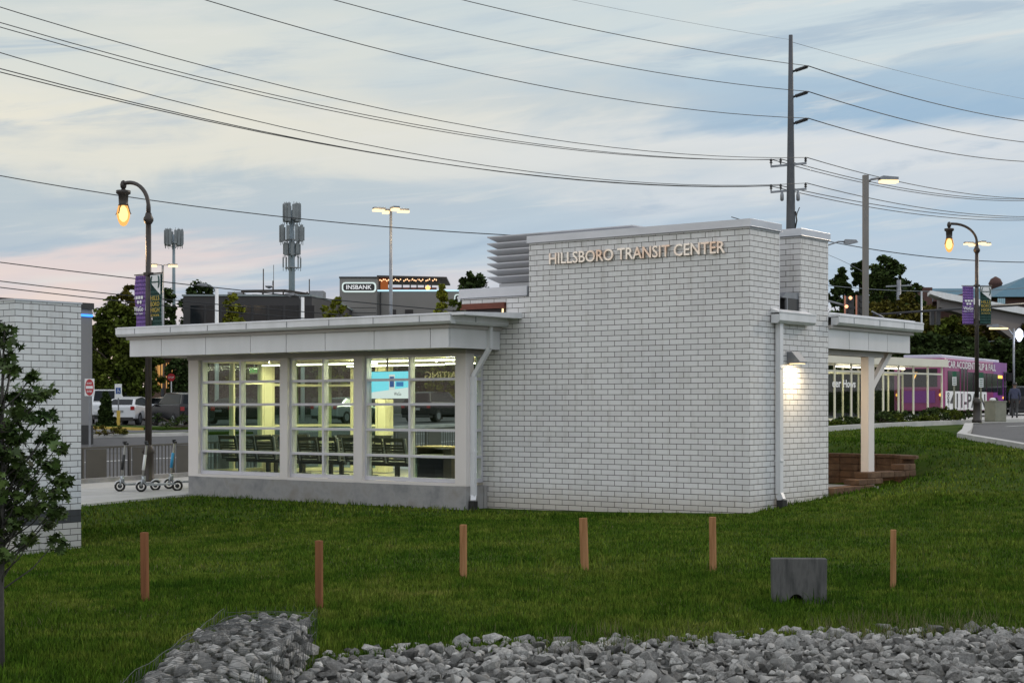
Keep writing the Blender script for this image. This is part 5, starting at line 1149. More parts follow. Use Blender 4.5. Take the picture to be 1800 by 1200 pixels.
# ------------------------------------------------------------------ person walking away beside the bus
def person(loc, rz):
    bm = bmesh.new(); V = {}
    def v(n, co, r): V[n] = (bm.verts.new(co), r)
    v('pel',(0,0,.95),.155); v('waist',(0,.0,1.08),.15); v('chest',(0,.02,1.32),.185); v('neck',(0,.01,1.49),.07); v('nk2',(0,-.01,1.56),.062); v('head',(0,-.02,1.66),.098); v('top',(0,-.01,1.735),.07)
    for s_, st in ((-1,.10),(1,-.12)):
        a = 'L' if s_ < 0 else 'R'
        v(a+'hip',(s_*.095,0,.90),.11); v(a+'kn',(s_*.10,st*.55-.02,.50),.075); v(a+'an',(s_*.10,st+.06,.10),.048); v(a+'he',(s_*.105,st+.03,.045),.045); v(a+'toe',(s_*.115,st-.15,.04),.036)
        v(a+'sh',(s_*.185,.02,1.40),.085); v(a+'el',(s_*.255,.03,1.12),.055); v(a+'wr',(s_*.25,-.06-st*.5,.90),.036); v(a+'ha',(s_*.245,-.09-st*.5,.82),.034)
    E = [('pel','waist'),('waist','chest'),('chest','neck'),('neck','nk2'),('nk2','head'),('head','top')]
    for a in 'LR': E += [('pel',a+'hip'),(a+'hip',a+'kn'),(a+'kn',a+'an'),(a+'an',a+'he'),(a+'he',a+'toe'),('chest',a+'sh'),(a+'sh',a+'el'),(a+'el',a+'wr'),(a+'wr',a+'ha')]
    names = list(V); 
    for a, c in E: bm.edges.new((V[a][0], V[c][0]))
    me = bpy.data.meshes.new('person'); bm.to_mesh(me); bm.free(); o = bpy.data.objects.new('person', me); C.objects.link(o)
    sk = o.modifiers.new('skin', 'SKIN'); 
    for k, n_ in enumerate(names): r = V[n_][1]; me.skin_vertices[0].data[k].radius = (r*(1.15 if n_ in ('chest','waist') else 1), r*(.82 if n_ in ('chest','waist','pel') else 1)); me.skin_vertices[0].data[k].use_root = n_ == 'pel'
    o.modifiers.new('sub', 'SUBSURF').render_levels = 2; o.modifiers['sub'].levels = 2
    dg = bpy.context.evaluated_depsgraph_get(); bpy.context.view_layer.update(); m2 = bpy.data.meshes.new_from_object(o.evaluated_get(dg)); o.modifiers.clear(); o.data = m2
    for m_ in ('skin','navy','black','black'): m2.materials.append(M[m_])
    for pl in m2.polygons:
        z = pl.center.z; x = abs(pl.center.x); pl.use_smooth = True
        pl.material_index = 3 if z < .09 else 2 if (z < .98 and x < .215) else 0 if (z > 1.50 or (z < .89 and x > .2)) else 1
    o.location = loc; o.rotation_euler = (0,0,rz)
    # five short fingers and a thumb on each hand
    for s_, st in ((-1,.10),(1,-.12)):
        q = MB(); hx, hy, hz = s_*.245, -.09-st*.5, .80
        for k in range(4): yy_ = hy-.028+k*.019; q.tube([(hx,yy_,hz),(hx-s_*.006,yy_-.004,hz-.045+.006*abs(k-1.4)),(hx-s_*.022,yy_-.008,hz-.075+.01*abs(k-1.4))], [.0095,.0085,.007], 6)
        q.tube([(hx-s_*.012,hy-.03,hz+.02),(hx-s_*.028,hy-.052,hz-.01),(hx-s_*.03,hy-.058,hz-.035)], [.011,.0095,.008], 6); q.build('hand', 'skin', o)
    q = MB(); q.lathe([(.098,1.655),(.112,1.70),(.098,1.755),(.055,1.79),(.01,1.80)], (0,-.005,0), 14); q.build('hair', 'black', o)
    q = MB(); q.tube([(0,-.112,1.675),(0,-.128,1.64),(0,-.112,1.632)], [.010,.015,.012], 6); q.build('nose', 'skin', o)
    for s_ in (-1,1): q = MB(); q.tube([(s_*.1,.0,1.68),(s_*.108,.006,1.66),(s_*.1,.0,1.635)], [.012,.017,.009], 6); q.build('ear', 'skin', o)
    q = MB()
    for s_ in (-1,1): q.lathe([(.003,-.011),(.012,0),(.003,.011)], (s_*.036,-.108,1.675), 6)
    q.build('eyes', 'black', o); q = MB(); q.tube([(-.025,-.112,1.605),(0,-.118,1.603),(.025,-.112,1.605)], .006, 5); q.build('mouth', 'sign_red', o)
    return o
p = P(1783.5, 724, 80); pe = person((p.x, p.y, g1(p.x,p.y)+.10), R(165)); tag(pe, 'person in a dark blue shirt and black trousers walking by the bus', 'person')
# ------------------------------------------------------------------ cars
def car(name, lab, L, Wd, prof, cab, paint, loc, rz, glass='car_glass', grp='cars in the parking lot'):
    t_ = thing(name, lab, 'car', loc, rz, grp)
    q = MB(); q.prism([(x*L,-Wd/2,z) for x, z in prof], (0,Wd,0)); q.build('body', paint, t_, .07)
    ins = Wd/2-.10; rt = Wd/2-.27; q = MB(); n = len(cab)
    lo = [c for c in cab]; A = [Vector((x*L, -(ins if k in (0, n-1) else rt), z)) for k, (x, z) in enumerate(cab)]; Bv = [Vector((a.x,-a.y,a.z)) for a in A]
    q.face(A); q.face(Bv[::-1])
    for k in range(n): q.face([A[(k+1) % n], A[k], Bv[k], Bv[(k+1) % n]])
    cb = q.build('cabin', paint, t_)
    def inset(pts, f, o_): c = sum(pts, Vector())/len(pts); nrm = -(pts[1]-pts[0]).cross(pts[2]-pts[0]).normalized()*o_; return [c+(p_-c)*f+nrm for p_ in pts]
    for pts in (A, Bv[::-1]): q = MB(); q.face(inset(pts, .86, .012)); q.build('side_window', glass, cb)
    q = MB(); q.face(inset([A[1],A[0],Bv[0],Bv[1]], .86, .012)); q.build('rear_window', glass, cb)
    q = MB(); q.face(inset([A[n-1],A[n-2],Bv[n-2],Bv[n-1]], .88, .012)); q.build('windscreen', glass, cb)
    for x in (-.30*L, .31*L):
        for s_ in (-1,1):
            q = MB(); q.tube([(x,s_*(Wd/2-.20),.33),(x,s_*(Wd/2+.015),.33)], .335, 16); wh = q.build('wheel', 'tyre', t_)
            q = MB(); q.tube([(x,s_*(Wd/2+.0),.33),(x,s_*(Wd/2+.028),.33)], .20, 12); q.build('rim', 'grey_metal', wh)
    for s_ in (-1,1):
        q = MB(); q.box(-.503*L,-.47*L,s_*(Wd/2-.24),s_*(Wd/2-.03),.78,.98); q.build('taillight', 'tail', t_)
        q = MB(); q.box(.47*L,.503*L,s_*(Wd/2-.42),s_*(Wd/2-.06),.62,.78); q.build('headlight', 'sign_white', t_)
        q = MB(); q.box(.18*L,.21*L,s_*(Wd/2+.0),s_*(Wd/2+.16),.98,1.10); q.build('mirror', paint, t_)
    q = MB(); q.box(-.508*L,-.49*L,-.26,.26,.66,.78); q.build('number_plate', 'carsilver', t_)
    for a_, b_ in ((-.506,-.4),(.4,.506)): q = MB(); q.box(a_*L,b_*L,-Wd/2+.1,Wd/2-.1,.24,.41); q.build('bumper', 'black', t_)
    return t_
hatch = ([(-.5,.32),(.5,.28),(.5,.62),(.44,.78),(.24,.92),(-.44,1.06),(-.5,.98)], [(-.47,1.03),(-.30,1.36),(-.05,1.49),(.08,1.45),(.30,.90)])
suv = ([(-.5,.38),(.5,.36),(.5,.80),(.46,1.0),(.24,1.10),(-.48,1.14),(-.5,1.0)], [(-.48,1.10),(-.42,1.62),(-.05,1.72),(.08,1.68),(.25,1.08)])
sedan = ([(-.5,.34),(.5,.30),(.5,.66),(.44,.80),(.22,.94),(-.38,1.0),(-.5,.94)], [(-.40,.98),(-.24,1.36),(-.02,1.44),(.08,1.40),(.28,.92)])
pick = ([(-.5,.48),(.5,.45),(.5,1.02),(.47,1.16),(.20,1.22),(-.48,1.2),(-.5,1.1)], [(-.12,1.18),(-.09,1.80),(.02,1.88),(.10,1.84),(.22,1.18)])
def cl(px, py, Z): p = P(px, py, Z); return (p.x, p.y, g1(p.x,p.y)+.05)
car('hatchback_car', 'white hatchback parked with its rear to us behind the lamp post', 4.4, 1.75, *hatch, 'carwhite', cl(231,744,86), R(86))
car('pickup_truck', 'tall white pickup parked facing us behind the conical shrub', 5.6, 2.0, *pick, 'carwhite', cl(186,735,90), R(-70))
car('estate_car', 'silver white car parked half hidden behind the black sport utility', 4.6, 1.8, *sedan, 'carsilver', cl(303,726,97), R(62))
car('utility_car', 'black sport utility car parked beside the glazed pavilion', 4.8, 1.9, *suv, 'carblack', cl(318,741,84), R(122))
car('parked_van', 'white car seen just above the white hatchback roof', 4.6, 1.85, *suv, 'carwhite', cl(232,722,100), R(90))
car('parked_sedan', 'dark car seen through the middle window bay', 4.6, 1.8, *sedan, 'carblack', cl(420,737,88), R(70))
car('parked_sedan', 'silver car seen through the right window bay', 4.6, 1.8, *sedan, 'carsilver', cl(612,735,90), R(60))
car('parked_suv', 'dark tall car seen through the pane beside the counter desk', 4.7, 1.9, *suv, 'carblack', cl(765,732,92), R(65))
car('waiting_car', 'dark car with red tail lights behind the walking person', 4.7, 1.85, *suv, 'carblack', (P(1800,700,92).x, 92, g1(P(1800,700,92).x,92)+.05), R(80), 'car_glass', None)
# ------------------------------------------------------------------ traffic lights
TS = thing('traffic_light', 'black mast arm with traffic signals over the right canopy roof', 'traffic light', (0,0,0))
p0, p1 = P(1535,553,86), P(1850,531,90); q = MB(); q.tube([p0, (p0+p1)/2, p1], [.05,.075,.10], 8); q.build('mast_arm', 'black', TS)
q = MB(); q.lathe([(.2,0),(.15,p1.z+.4)], (p1.x,p1.y,0), 10); q.build('pole', 'black', TS)
TS2 = thing('traffic_light', 'span of traffic signals with red lamps just right of the brick tower', 'traffic light', (0,0,0))
s0, s1 = P(1430,522,84), P(1520,546,84); q = MB(); q.tube([s0,s1], .06, 6); q.build('mast_arm', 'grey_metal', TS2)
q = MB(); q.lathe([(.16,0),(.11,s0.z+.3)], (s0.x,s0.y,0), 8); q.build('pole', 'grey_metal', TS2)
for px, py, z_ in ((1486,537,1), (1506,536,1)):
    c = P(px,py,83.8); q = MB(); q.box(c.x+.02,c.x+.42,c.y-.15,c.y+.15,c.z-.55,c.z+.48); hs = q.build('signal_head', 'black', TS2)
    q = MB(); q.box(c.x-.10,c.x-.02,c.y-.2,c.y-.16,c.z-.55,c.z+.5); q.build('reflective_edge', 'ce', hs)
    q = MB()
    for k in range(3): q.tube([(c.x+.22,c.y-.15,c.z+.28-k*.32),(c.x+.22,c.y-.26,c.z+.28-k*.32)], .12, 8)
    q.build('visor', 'black', hs)
for px, py in ((1495,523.5),(1488,538.5)):
    c = P(px,py,83.0); q = MB(); q.lathe([(.03,-.09),(.085,-.04),(.095,0),(.085,.04),(.03,.09)], tuple(c), 12); q.build('lit_lens', 'signal_glow', TS2)
p0, p1 = P(1532,547,86), P(1553,558,86); q = MB(); q.tube([p0,p1], .05, 6); q.build('arm_brace', 'grey_metal', TS)
p0 = P(1638,555,88.2)
for dx in (0,.32): q = MB(); q.box(p0.x+dx-.10,p0.x+dx+.10,88,88.3,p0.z-.50,p0.z+.35); q.build('signal_head', 'black', TS)
cobra(1782, 577, 90, .9, -1, 'slim lamp post with bright white lit head at the right edge', 'grey_metal', .07)
cb = C.objects[sorted(o.name for o in C.objects if o.name.startswith('cobra_lamp'))[-1]]
p = P(1776,577,90); q = MB(); q.box(-1.35,-.35,-.12,.12,p.z-cb.location.z-.05,p.z-cb.location.z+.03); q.build('lens', 'lamp_white', cb)
p = P(1794,589,90); q = MB(); q.lathe([(.05,-.35),(.20,-.1),(.18,.2),(.05,.35)], (.25,-.2,p.z-cb.location.z), 10); q.build('flood_lamp', emat('cold flood', (.75,.85,1), 7), cb)
p0 = P(1580,492,150); UP2 = thing('wood_pole', 'pale wooden power pole among the trees on the hill', 'power pole', (p0.x,150,0)); q = MB(); q.lathe([(.25,1),(.2,p0.z)], n=8); q.build('pole', 'grey_metal', UP2); q = MB(); q.bar((-1.2,0,p0.z-.6),(1.2,0,p0.z-.5),.14); q.build('cross_arm', 'grey_metal', UP2)
p0 = P(1620,512,125); UP3 = thing('wood_pole', 'pale pole just left of the slanting canopy', 'power pole', (p0.x,125,0)); q = MB(); q.lathe([(.09,1),(.07,p0.z)], n=8); q.build('pole', 'carsilver', UP3)
# ------------------------------------------------------------------ trees and shrubs
def leaf_cloud(centers, radii, n_per, size, seed, shape='quad', flat=.5, out=None):
    """many small leaf faces gathered round clump centres"""
    r = np.random.default_rng(seed); N = len(centers)*n_per
    c = np.repeat(np.asarray(centers, float), n_per, 0); rad = np.repeat(np.asarray(radii, float), n_per)
    d = r.normal(size=(N,3)); d /= np.linalg.norm(d, axis=1)[:, None]; pos = c + d*(rad*r.random(N)**.45)[:, None]*np.array([1,1,.8])
    nrm = r.normal(size=(N,3)); nrm[:, 2] = np.abs(nrm[:, 2])+flat; nrm /= np.linalg.norm(nrm, axis=1)[:, None]
    a = np.cross(nrm, r.normal(size=(N,3))); a /= np.linalg.norm(a, axis=1)[:, None]; b = np.cross(nrm, a)
    s_ = (size*r.uniform(.6, 1.35, N))[:, None]
    if shape == 'quad': prof = [(-.5,0),(0,-.34),(.5,0),(0,.34)]
    else:  # maple: five pointed lobes
        prof = [(-.50,0),(-.22,-.14),(-.18,-.50),(.06,-.22),(.30,-.46),(.26,-.14),(.58,0),(.26,.14),(.30,.46),(.06,.22),(-.18,.50),(-.22,.14)]
    k = len(prof); V = np.empty((N,k,3))
    for j, (u_, w_) in enumerate(prof): V[:, j] = pos + a*s_*u_ + b*s_*w_ - nrm*s_*(.18*(abs(u_)+abs(w_)) if shape != 'quad' else .1*abs(u_))
    return V.reshape(-1,3), np.arange(N*k).reshape(N,k)
def tree(name, lab, loc, H, Rad, mat, seed, n_cl=70, n_per=34, leaf=.26, trunk=.25, shape='round', group=None, tr=.14, kind='tree', bark='bark'):
    r = random.Random(seed); t_ = thing(name, lab, kind, loc, r.uniform(0,6.28), group)
    q = MB(); lean = r.uniform(-.04,.04)*H; q.tube([(0,0,-.3),(lean*.3,0,H*trunk),(lean,lean*.5,H*.62),(lean,lean*.5,H*.9)], [tr*1.25,tr,tr*.55,tr*.15], 8)
    cs = []; rs = []
    for k in range(n_cl):
        f = (k+.5)/n_cl
        if shape == 'cone': z = trunk+(1-trunk)*f**1.25; rr = Rad*(1-((z-trunk)/(1-trunk)))**.85*r.uniform(.45,1.05)+.05*Rad
        elif shape == 'tall': z = trunk+(1-trunk)*f; rr = Rad*(math.sin(math.pi*min(1,(.12+.86*f)))**.6)*r.uniform(.3,1.08)
        else: z = trunk+(1-trunk)*f; rr = Rad*math.sqrt(max(.02, 1-((f-.42)/.60)**2))*r.uniform(.35,1.1)
        an = k*2.39996+r.uniform(-.6,.6); cs.append((lean+rr*math.cos(an), lean*.5+rr*math.sin(an), H*z*r.uniform(.95,1.03))); rs.append(Rad*r.uniform(.16,.34)*(1 if shape != 'cone' else .75))
    for k in range(0, n_cl, max(1, n_cl//14)):
        c = cs[k]; z0 = max(H*trunk*.8, c[2]-H*.22); q.tube([(lean*z0/H,0,z0),(c[0]*.5,c[1]*.5,(z0+c[2])/2+.03*H),c], [tr*.42,tr*.25,tr*.08], 5)
    q.build('trunk', bark, t_)
    V, Fc = leaf_cloud(cs, rs, int(n_per*2.5), leaf*1.12, seed); fast_mesh('crown', V, [Fc], mat, t_); return t_
def gp3(px, Z, dz=0): X = (px-900)/F*Z; return (X, Z, g1(X, Z)+dz)
def top_h(py, Z, loc): return CH+(HY-py)/F*Z-loc[2]
def T(name, lab, px, ytop, Z, wpx, mat, seed, **kw):
    loc = gp3(px, Z); H = top_h(ytop, Z, loc); return tree(name, lab, loc, H, wpx/2/F*Z, mat, seed, **kw)
T('broadleaf_tree', 'broad green tree standing between the shop and the left banner lamp', 206, 536, 92, 112, 'leaf_mid', 1, n_cl=120, n_per=42, leaf=.24, trunk=.22)
T('broadleaf_tree', 'green street tree hiding behind the banner lamp post', 244, 580, 96, 66, 'leaf_mid', 2, n_cl=70, n_per=40, leaf=.24, trunk=.28)
T('broadleaf_tree', 'tall sparse tree top just left of the purple banner', 224, 502, 118, 52, 'leaf_olive', 3, n_cl=60, n_per=30, leaf=.28, trunk=.35, shape='tall')
T('broadleaf_tree', 'yellowing tree low beside the grey shop wall', 180, 556, 108, 48, 'leaf_olive', 4, n_cl=60, n_per=40, leaf=.28)
T('broadleaf_tree', 'dark tree beside the slim cell tower', 290, 508, 125, 56, 'leaf_dark', 5, n_cl=80, n_per=36, leaf=.3)
T('broadleaf_tree', 'dark rounded tree behind the left end of the flat building', 345, 503, 160, 74, 'leaf_dark', 6, n_cl=90, n_per=40, leaf=.36)
T('young_tree', 'yellow green young tree in front of the dark flat building', 409, 526, 98, 62, 'leaf_yellow', 7, n_cl=46, n_per=26, leaf=.26, shape='tall', tr=.08)
T('young_tree', 'thin yellow green tree where the flat building meets the bank', 596, 517, 100, 46, 'leaf_yellow', 8, n_cl=36, n_per=20, leaf=.25, shape='tall', tr=.07)
T('young_tree', 'sparse yellow green tree below the flat building roof at right', 572, 545, 104, 40, 'leaf_yellow', 81, n_cl=30, n_per=20, leaf=.25, tr=.07)
T('conical_tree', 'pointed green tree in front of the bank below its round sign', 775, 502, 100, 62, 'leaf_yellow', 9, n_cl=70, n_per=34, leaf=.25, shape='cone', tr=.1, trunk=.12)
T('broadleaf_tree', 'bushy green tree in front of the right end of the bank', 806, 528, 106, 50, 'leaf_mid', 10, n_cl=50, n_per=34, leaf=.26)
T('broadleaf_tree', 'dark round tree top between the bank and the roof louvre', 833, 481, 185, 66, 'leaf_dark', 11, n_cl=90, n_per=36, leaf=.4)
T('broadleaf_tree', 'small tree with lit trunk in front of the low lit shop', 316, 628, 104, 52, 'leaf_dark', 12, n_cl=50, n_per=34, leaf=.2, trunk=.35, tr=.1)
T('conical_shrub', 'dense dark conical evergreen in front of the white pickup', 186, 690, 79, 38, 'leaf_dark', 13, n_cl=90, n_per=60, leaf=.13, shape='cone', trunk=.02, kind='shrub', tr=.05)
# dark trees seen behind the parking lot through the glazing
for k, (px, yt, Z, w_) in enumerate(((455,585,112,120),(560,590,116,130),(668,588,118,120),(770,590,112,110),(360,640,110,60))):
    T('lot_tree', 'dark tree at the back of the parking lot seen through the waiting room', px, yt, Z, w_, 'leaf_dark', 20+k, n_cl=70, n_per=40, leaf=.32, group='trees behind the parking lot')
# hilltop and roadside trees at right
T('hill_tree', 'dark broad hilltop tree right of the grey lamp post', 1566, 457, 165, 82, 'leaf_dark', 31, n_cl=110, n_per=40, leaf=.40, trunk=.3)
T('hill_tree', 'tall hilltop tree directly behind the grey lamp post', 1513, 462, 168, 52, 'leaf_dark', 32, n_cl=80, n_per=38, leaf=.40, trunk=.3, shape='tall')
T('hill_tree', 'lower hilltop tree just right of the brick tower', 1478, 482, 166, 60, 'leaf_dark', 33, n_cl=80, n_per=38, leaf=.40)
T('hill_tree', 'middle hilltop tree between the two taller dark crowns', 1543, 470, 172, 50, 'leaf_mid', 34, n_cl=80, n_per=34, leaf=.40, trunk=.3)
T('hill_tree', 'small dark tree sloping down toward the school chimney', 1606, 499, 172, 50, 'leaf_dark', 35, n_cl=70, n_per=34, leaf=.40)
wood = []
r_ = random.Random(5)
for k, (px, yt, Z, w_, m_) in enumerate(((1470,548,150,60,'leaf_dark'),(1508,522,150,62,'leaf_dark'),(1548,528,138,72,'leaf_olive'),(1590,520,142,70,'leaf_olive'),(1632,545,135,62,'leaf_olive'),
    (1466,570,112,60,'leaf_dark'),(1668,560,112,60,'leaf_mid'),(1700,552,116,66,'leaf_olive'),(1742,556,114,70,'leaf_olive'),(1786,566,112,72,'leaf_olive'),(1815,590,106,70,'leaf_dark'),
    (1490,580,106,72,'leaf_dark'),(1540,585,104,76,'leaf_dark'),(1585,580,106,74,'leaf_dark'),(1628,586,104,74,'leaf_dark'),(1672,592,104,76,'leaf_dark'),(1716,596,104,76,'leaf_dark'),(1762,600,104,76,'leaf_dark'),(1800,612,103,60,'leaf_dark'),
    (1515,610,100,70,'leaf_dark'),(1608,615,100,70,'leaf_dark'),(1460,605,100,60,'leaf_dark'),(1695,618,100,66,'leaf_dark'),(1645,618,101,60,'leaf_dark'))):
    T('roadside_tree', 'olive green tree in the wooded bank behind the bus' if m_ == 'leaf_olive' else ('dark green tree in the wooded bank behind the bus' if m_ == 'leaf_dark' else 'fresh green tree in the wooded bank left of the purple banner'),
      px, yt, Z, w_*1.15, m_, 50+k, n_cl=70, n_per=46, leaf=.34, trunk=.08, group='wooded bank behind the bus')
# shrubs in front of the glass shelter
def shrub(px, Z, w_, h_, mat, seed, lab, grp, name='shrub', n=26):
    r = random.Random(seed); X = (px-900)/F*Z; t_ = thing(name, lab, 'shrub', (X, Z, g1(X,Z)+.12), 0, grp); cs = []; rs = []; q = MB()
    for k in range(n):
        an = r.uniform(0,6.28); rr = w_/2*math.sqrt(r.random()); z = h_*r.uniform(.2,.95)*(1-.35*(rr/(w_/2))**2); cs.append((rr*math.cos(an), rr*math.sin(an), z)); rs.append(.16*h_+.05)
        if k % 3 == 0: q.tube([(0,0,0),(cs[-1][0]*.5,cs[-1][1]*.5,z*.6),cs[-1]], [.02,.014,.006], 4)
    q.build('stem', 'bark', t_); V, Fc = leaf_cloud(cs, rs, 34, .10, seed, flat=.2); fast_mesh('foliage', V, [Fc], mat, t_)
for k, (px, yb, h_, w_) in enumerate(((1466,758,.35,.8),(1488,755,.55,1.1),(1506,754,.45,.8),(1545,752,.75,1.2),(1565,751,.7,1.1),(1586,750,.8,1.1),(1626,748,.6,1.0),(1643,748,.95,1.1),(1662,747,.9,1.2),(1684,746,.85,1.1))):
    shrub(px, np.interp(px, [1460,1700], [58,66])+.9, w_, h_*.62, 'leaf_dark' if k % 2 else 'leaf_mid', 90+k, 'low green shrub in the bed before the glass bus shelter', 'shrubs before the bus shelter')
shrub(176, 64, 2.2, .45, 'leaf_olive', 120, 'low reddish green plants round the DO NOT ENTER post', None)
shrub(312, 76, 3.0, .8, 'leaf_dark', 121, 'clipped low hedge before the black sport utility car', None)
shrub(280, 92, 5.0, .8, 'leaf_mid', 122, 'low clipped hedge between the white hatchback and the black car', None)
# ------------------------------------------------------------------ young maple in the left foreground
Zm = 11.7; mp = P(3, 1178, Zm); ml = thing('maple_tree', 'young maple tree with dark star shaped leaves at the left edge', 'tree', (mp.x, mp.y, g1(mp.x, mp.y)), 0)
q = MB(); q.tube([(0,0,-.2),(-.005,0,.6),(.01,0,1.3),(.0,.01,2.0),(.02,0,2.52)], [.026,.022,.018,.012,.004], 8)
rm = random.Random(11); cs = []; rs = []; ppm = F/Zm
gz0 = g1(mp.x, mp.y)
def mpx(px, py, y=0.): return ((px-3)/ppm, y, CH+(HY-py)/ppm-gz0)
right_tips = [(8,580),(18,605),(12,640),(30,650),(24,690),(50,690),(52,660),(38,720),(70,700),(84,690),(78,730),(62,735),(20,740),(45,770),(30,800),(70,770),(12,700),(60,800),(86,765),(15,830),(55,835),(116,785),(110,815),(100,840),(88,820),(122,845),(112,870),(78,800),(66,855),(90,870),(75,890),(40,870),(20,890),(52,900),(95,895),(35,920),(70,920),(10,930),(92,955),(60,945),(30,955),(15,975),(105,900),(5,870),(8,760),(5,800)]
for px, py in right_tips:
    cs.append(mpx(px+rm.uniform(-4,4), py, rm.uniform(-.22,.22))); rs.append(rm.uniform(.05,.085))
for px, py in right_tips[::1]:   # the half outside the frame
    cs.append(mpx(6-px*rm.uniform(.8,1.1), py+rm.uniform(-12,12), rm.uniform(-.35,.35))); rs.append(rm.uniform(.05,.085))
for _ in range(26): an = rm.uniform(0,6.28); rr = rm.uniform(.12,.45); cs.append((rr*math.cos(an)*.55, rr*math.sin(an), rm.uniform(.9,1.9))); rs.append(.07)
for k, c in enumerate(cs):
    hy_ = math.hypot(c[0],c[1]); z0 = min(2.2, max(.42+.25*((k*7) % 10)/10, c[2]-.16-.45*hy_)); q.tube([(0,0,z0),(c[0]*.55,c[1]*.55,z0+(c[2]-z0)*.45),(c[0]*.9,c[1]*.9,c[2]-.02),c], [.007,.005,.0035,.002], 5)
q.build('trunk', pm('young grey bark', (.075,.07,.062), (.05,.045,.04), 30, .9, 0, .3, 80), ml)
V, Fc = leaf_cloud(cs, [r_*1.12 for r_ in rs], 25, .072, 77, 'maple', .35); fast_mesh('crown', V, [Fc], 'leaf_maple', ml)
# ------------------------------------------------------------------ grass
def blades(n, xr, yr, seed, h, w, keep=None, clump=0.):
    r = np.random.default_rng(seed); x = r.uniform(*xr, n); y = r.uniform(*yr, n)
    k = np.abs(x)/y < .345; 
    if keep is not None: k &= keep(x, y)
    x, y = x[k], y[k]; lx, ly = (x-ORG.x)*CA+(y-ORG.y)*SA, -(x-ORG.x)*SA+(y-ORG.y)*CA
    k = ~((lx > -14.2) & (lx < .06) & (ly > -.70) & (ly < 7.55)) & ~((lx > -.4) & (lx < .13) & (ly > 3.0) & (ly < 7.3)) & (lx > -13.96) & ~((lx < -7.75) & (lx > -13.1) & (ly > -9.9) & (ly < -8.5))
    k &= ~((lx > -16.2) & (lx < 0) & (ly > 0) & (ly < 7.75)) & ~((lx < -13) & (ly > 0))
    k &= (x < np.interp(y, [18,45,52.2,54.8,60.5,66], [14.2,14.2,14.4,15.3,17.0,18.5])) | (y < 18)
    kl = np.interp(x, [4.5,11.3,18.7], [48.4,56.6,65.6]); k &= y < kl
    e_ = np.interp(x, [-1.6,-.9,0,1.4,2.6,3.4,6], [11.4,12.2,12.6,12.85,13.35,13.6,13.9]); k &= ~((x > -1.5) & (y < e_))
    k &= ~((x > -2.16) & (x < -1.48) & (y < 12.15))
    x, y = x[k], y[k]; n = len(x); z = gz(x, y)
    pat = .55+.45*np.clip(.5+.5*np.sin(x*1.7+np.sin(y*1.1)*1.5)*np.sin(y*1.3+np.cos(x*.9)*1.2), 0, 1)+.5*np.clip(np.sin(x*6.1+np.sin(y*4.3)*2)*np.sin(y*5.3+np.sin(x*3.7)*2), 0, 1)**2; pat = np.where(r.random(n) < .012, pat*1.9, pat)
    hh = h*r.uniform(.55,1.35,n)*pat; a = r.uniform(0,2*np.pi,n); ww = w*r.uniform(.7,1.3,n); lean = r.normal(0,.42,n)*hh; la = r.uniform(0,2*np.pi,n)
    dx, dy = np.cos(a)*ww/2, np.sin(a)*ww/2; lx_, ly_ = np.cos(la)*lean, np.sin(la)*lean
    V = np.empty((n,5,3)); 
    V[:,0] = np.stack([x-dx,y-dy,z-.01],1); V[:,1] = np.stack([x+dx,y+dy,z-.01],1)
    V[:,2] = np.stack([x+dx*.75+lx_*.4,y+dy*.75+ly_*.4,z+hh*.6],1); V[:,3] = np.stack([x-dx*.75+lx_*.4,y-dy*.75+ly_*.4,z+hh*.6],1); V[:,4] = np.stack([x+lx_,y+ly_,z+hh*.95],1)
    b_ = np.arange(n)[:,None]*5; return V.reshape(-1,3), b_+np.array([[0,1,2,3]]), b_+np.array([[3,2,4]])
parts = [blades(230000,(-6.5,6.5),(10.5,18.5),1,.060,.0075), blades(190000,(-11,11),(18.5,30),2,.058,.011), blades(150000,(-13,15),(28,66),3,.07,.026)]
V = []; Q4 = []; Q3 = []; o_ = 0
for v_, a_, b_ in parts: V.append(v_); Q4.append(a_+o_); Q3.append(b_+o_); o_ += len(v_)
gr = fast_mesh('grass', np.concatenate(V), [np.concatenate(Q4), np.concatenate(Q3)], 'blade'); tag(gr, 'dark mown green lawn sloping up round the station building', 'grass', None, 'stuff')
st = np.concatenate([a_ for a_ in (blades(16000, (-6.5,6.5), (12,19), 11, .05, .006, lambda x, y: np.sin(x*2.1+np.sin(y*1.7)*2)*np.sin(y*2.3+np.sin(x*1.3)*2) > .35)[0], blades(14000, (-10,12), (19,40), 12, .05, .011, lambda x, y: np.sin(x*1.6+np.sin(y*1.2)*2)*np.sin(y*1.4+np.sin(x*1.1)*2) > .35)[0])])
sb = np.arange(len(st)//5)[:, None]*5; tag(fast_mesh('lawn_straw', st, [sb+np.array([[0,1,2,3]]), sb+np.array([[3,2,4]])], 'dry'), 'faded yellowish patches of old clippings in the green lawn', 'grass', None, 'stuff')
def dry_keep(x, y):
    e_ = np.interp(x, [-1.6,-.9,0,1.4,2.6,3.4,6], [11.9,12.55,12.95,13.2,13.75,13.95,14.3]); return (y > e_-.9) & (y < e_+.35) & (np.sin(x*5+np.sin(y*7)*2)+np.sin(x*2.3) > .5)
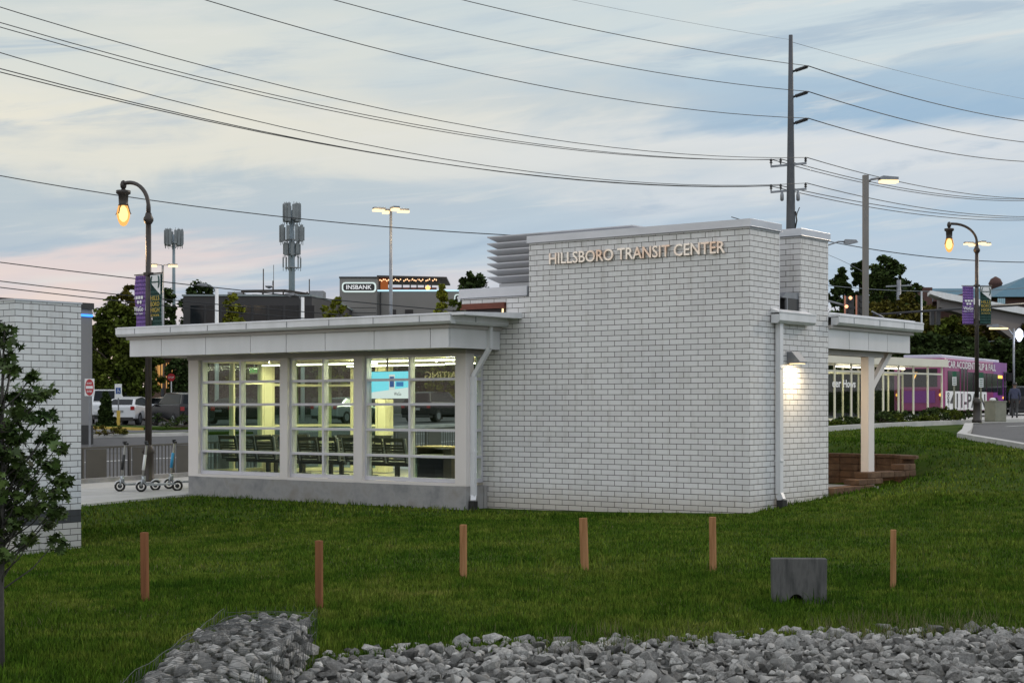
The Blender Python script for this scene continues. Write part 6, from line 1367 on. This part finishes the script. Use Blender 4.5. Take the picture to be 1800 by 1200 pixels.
def dry(n, seed):
    r = np.random.default_rng(seed); x = r.uniform(.2,5.4,n); y = r.uniform(11.2,14.4,n); k = dry_keep(x,y) & (np.abs(x)/y < .345) & (r.random(n) < np.interp(x,[0,2,5],[.25,.6,1])); x, y = x[k], y[k]; n = len(x); z = gz(x,y)
    hh = r.uniform(.05,.16,n); a = r.uniform(0,6.28,n); dx, dy = np.cos(a)*.004, np.sin(a)*.004; l1, l2 = r.normal(0,.035,n), r.normal(0,.035,n)
    V = np.stack([np.stack([x-dx,y-dy,z],1),np.stack([x+dx,y+dy,z],1),np.stack([x+l1,y+l2,z+hh],1)],1); return V.reshape(-1,3), np.arange(n*3).reshape(n,3)
STK = np.array([(P((a+b)/2, y1, Z).x, Z) for (a,b), y0, y1, Z, *_ in SK]+[(HWl.location.x+d, HWl.location.y-.03) for d in (-.24,-.12,.12,.24)])
def edge_keep(x, y):
    lx, ly = (x-ORG.x)*CA+(y-ORG.y)*SA, -(x-ORG.x)*SA+(y-ORG.y)*CA
    k = ((ly > -.86) & (ly < -.67) & (lx > -14.1) & (lx < -5.95)) | ((ly > -.2) & (ly < .0) & (lx > -6) & (lx < .1)) | ((lx > .06) & (lx < .24) & (ly > 0) & (ly < 3.2)) | ((lx > -7.75) & (lx < -7.6) & (ly > -9.9) & (ly < -8.5)) | ((ly > -10.1) & (ly < -9.86) & (lx > -13) & (lx < -7.7))
    k &= np.sin(x*3.1+np.sin(y*5)*2)+np.sin(x*7.3) > -.4
    return k | (((x[:, None]-STK[:, 0])**2+(y[:, None]-STK[:, 1])**2).min(1) < .10**2)
e1 = blades(260000, (-11,7), (12,38), 21, .12, .009, edge_keep)[0]
eb = np.arange(len(e1)//5)[:, None]*5; tag(fast_mesh('edge_grass', e1, [eb+np.array([[0,1,2,3]]), eb+np.array([[3,2,4]])], 'blade'), 'taller unmown grass along the wall foot and round the stakes', 'grass', None, 'stuff')
v_, f_ = dry(16000, 5); w_, g_ = dry(14000, 6); tag(fast_mesh('rock_weeds', w_, [g_], 'blade'), 'fresh green weeds growing up between the rocks', 'weeds', None, 'stuff'); tag(fast_mesh('dry_grass', v_, [f_], 'dry'), 'dry straw coloured grass tufts among the rocks', 'grass', None, 'stuff')
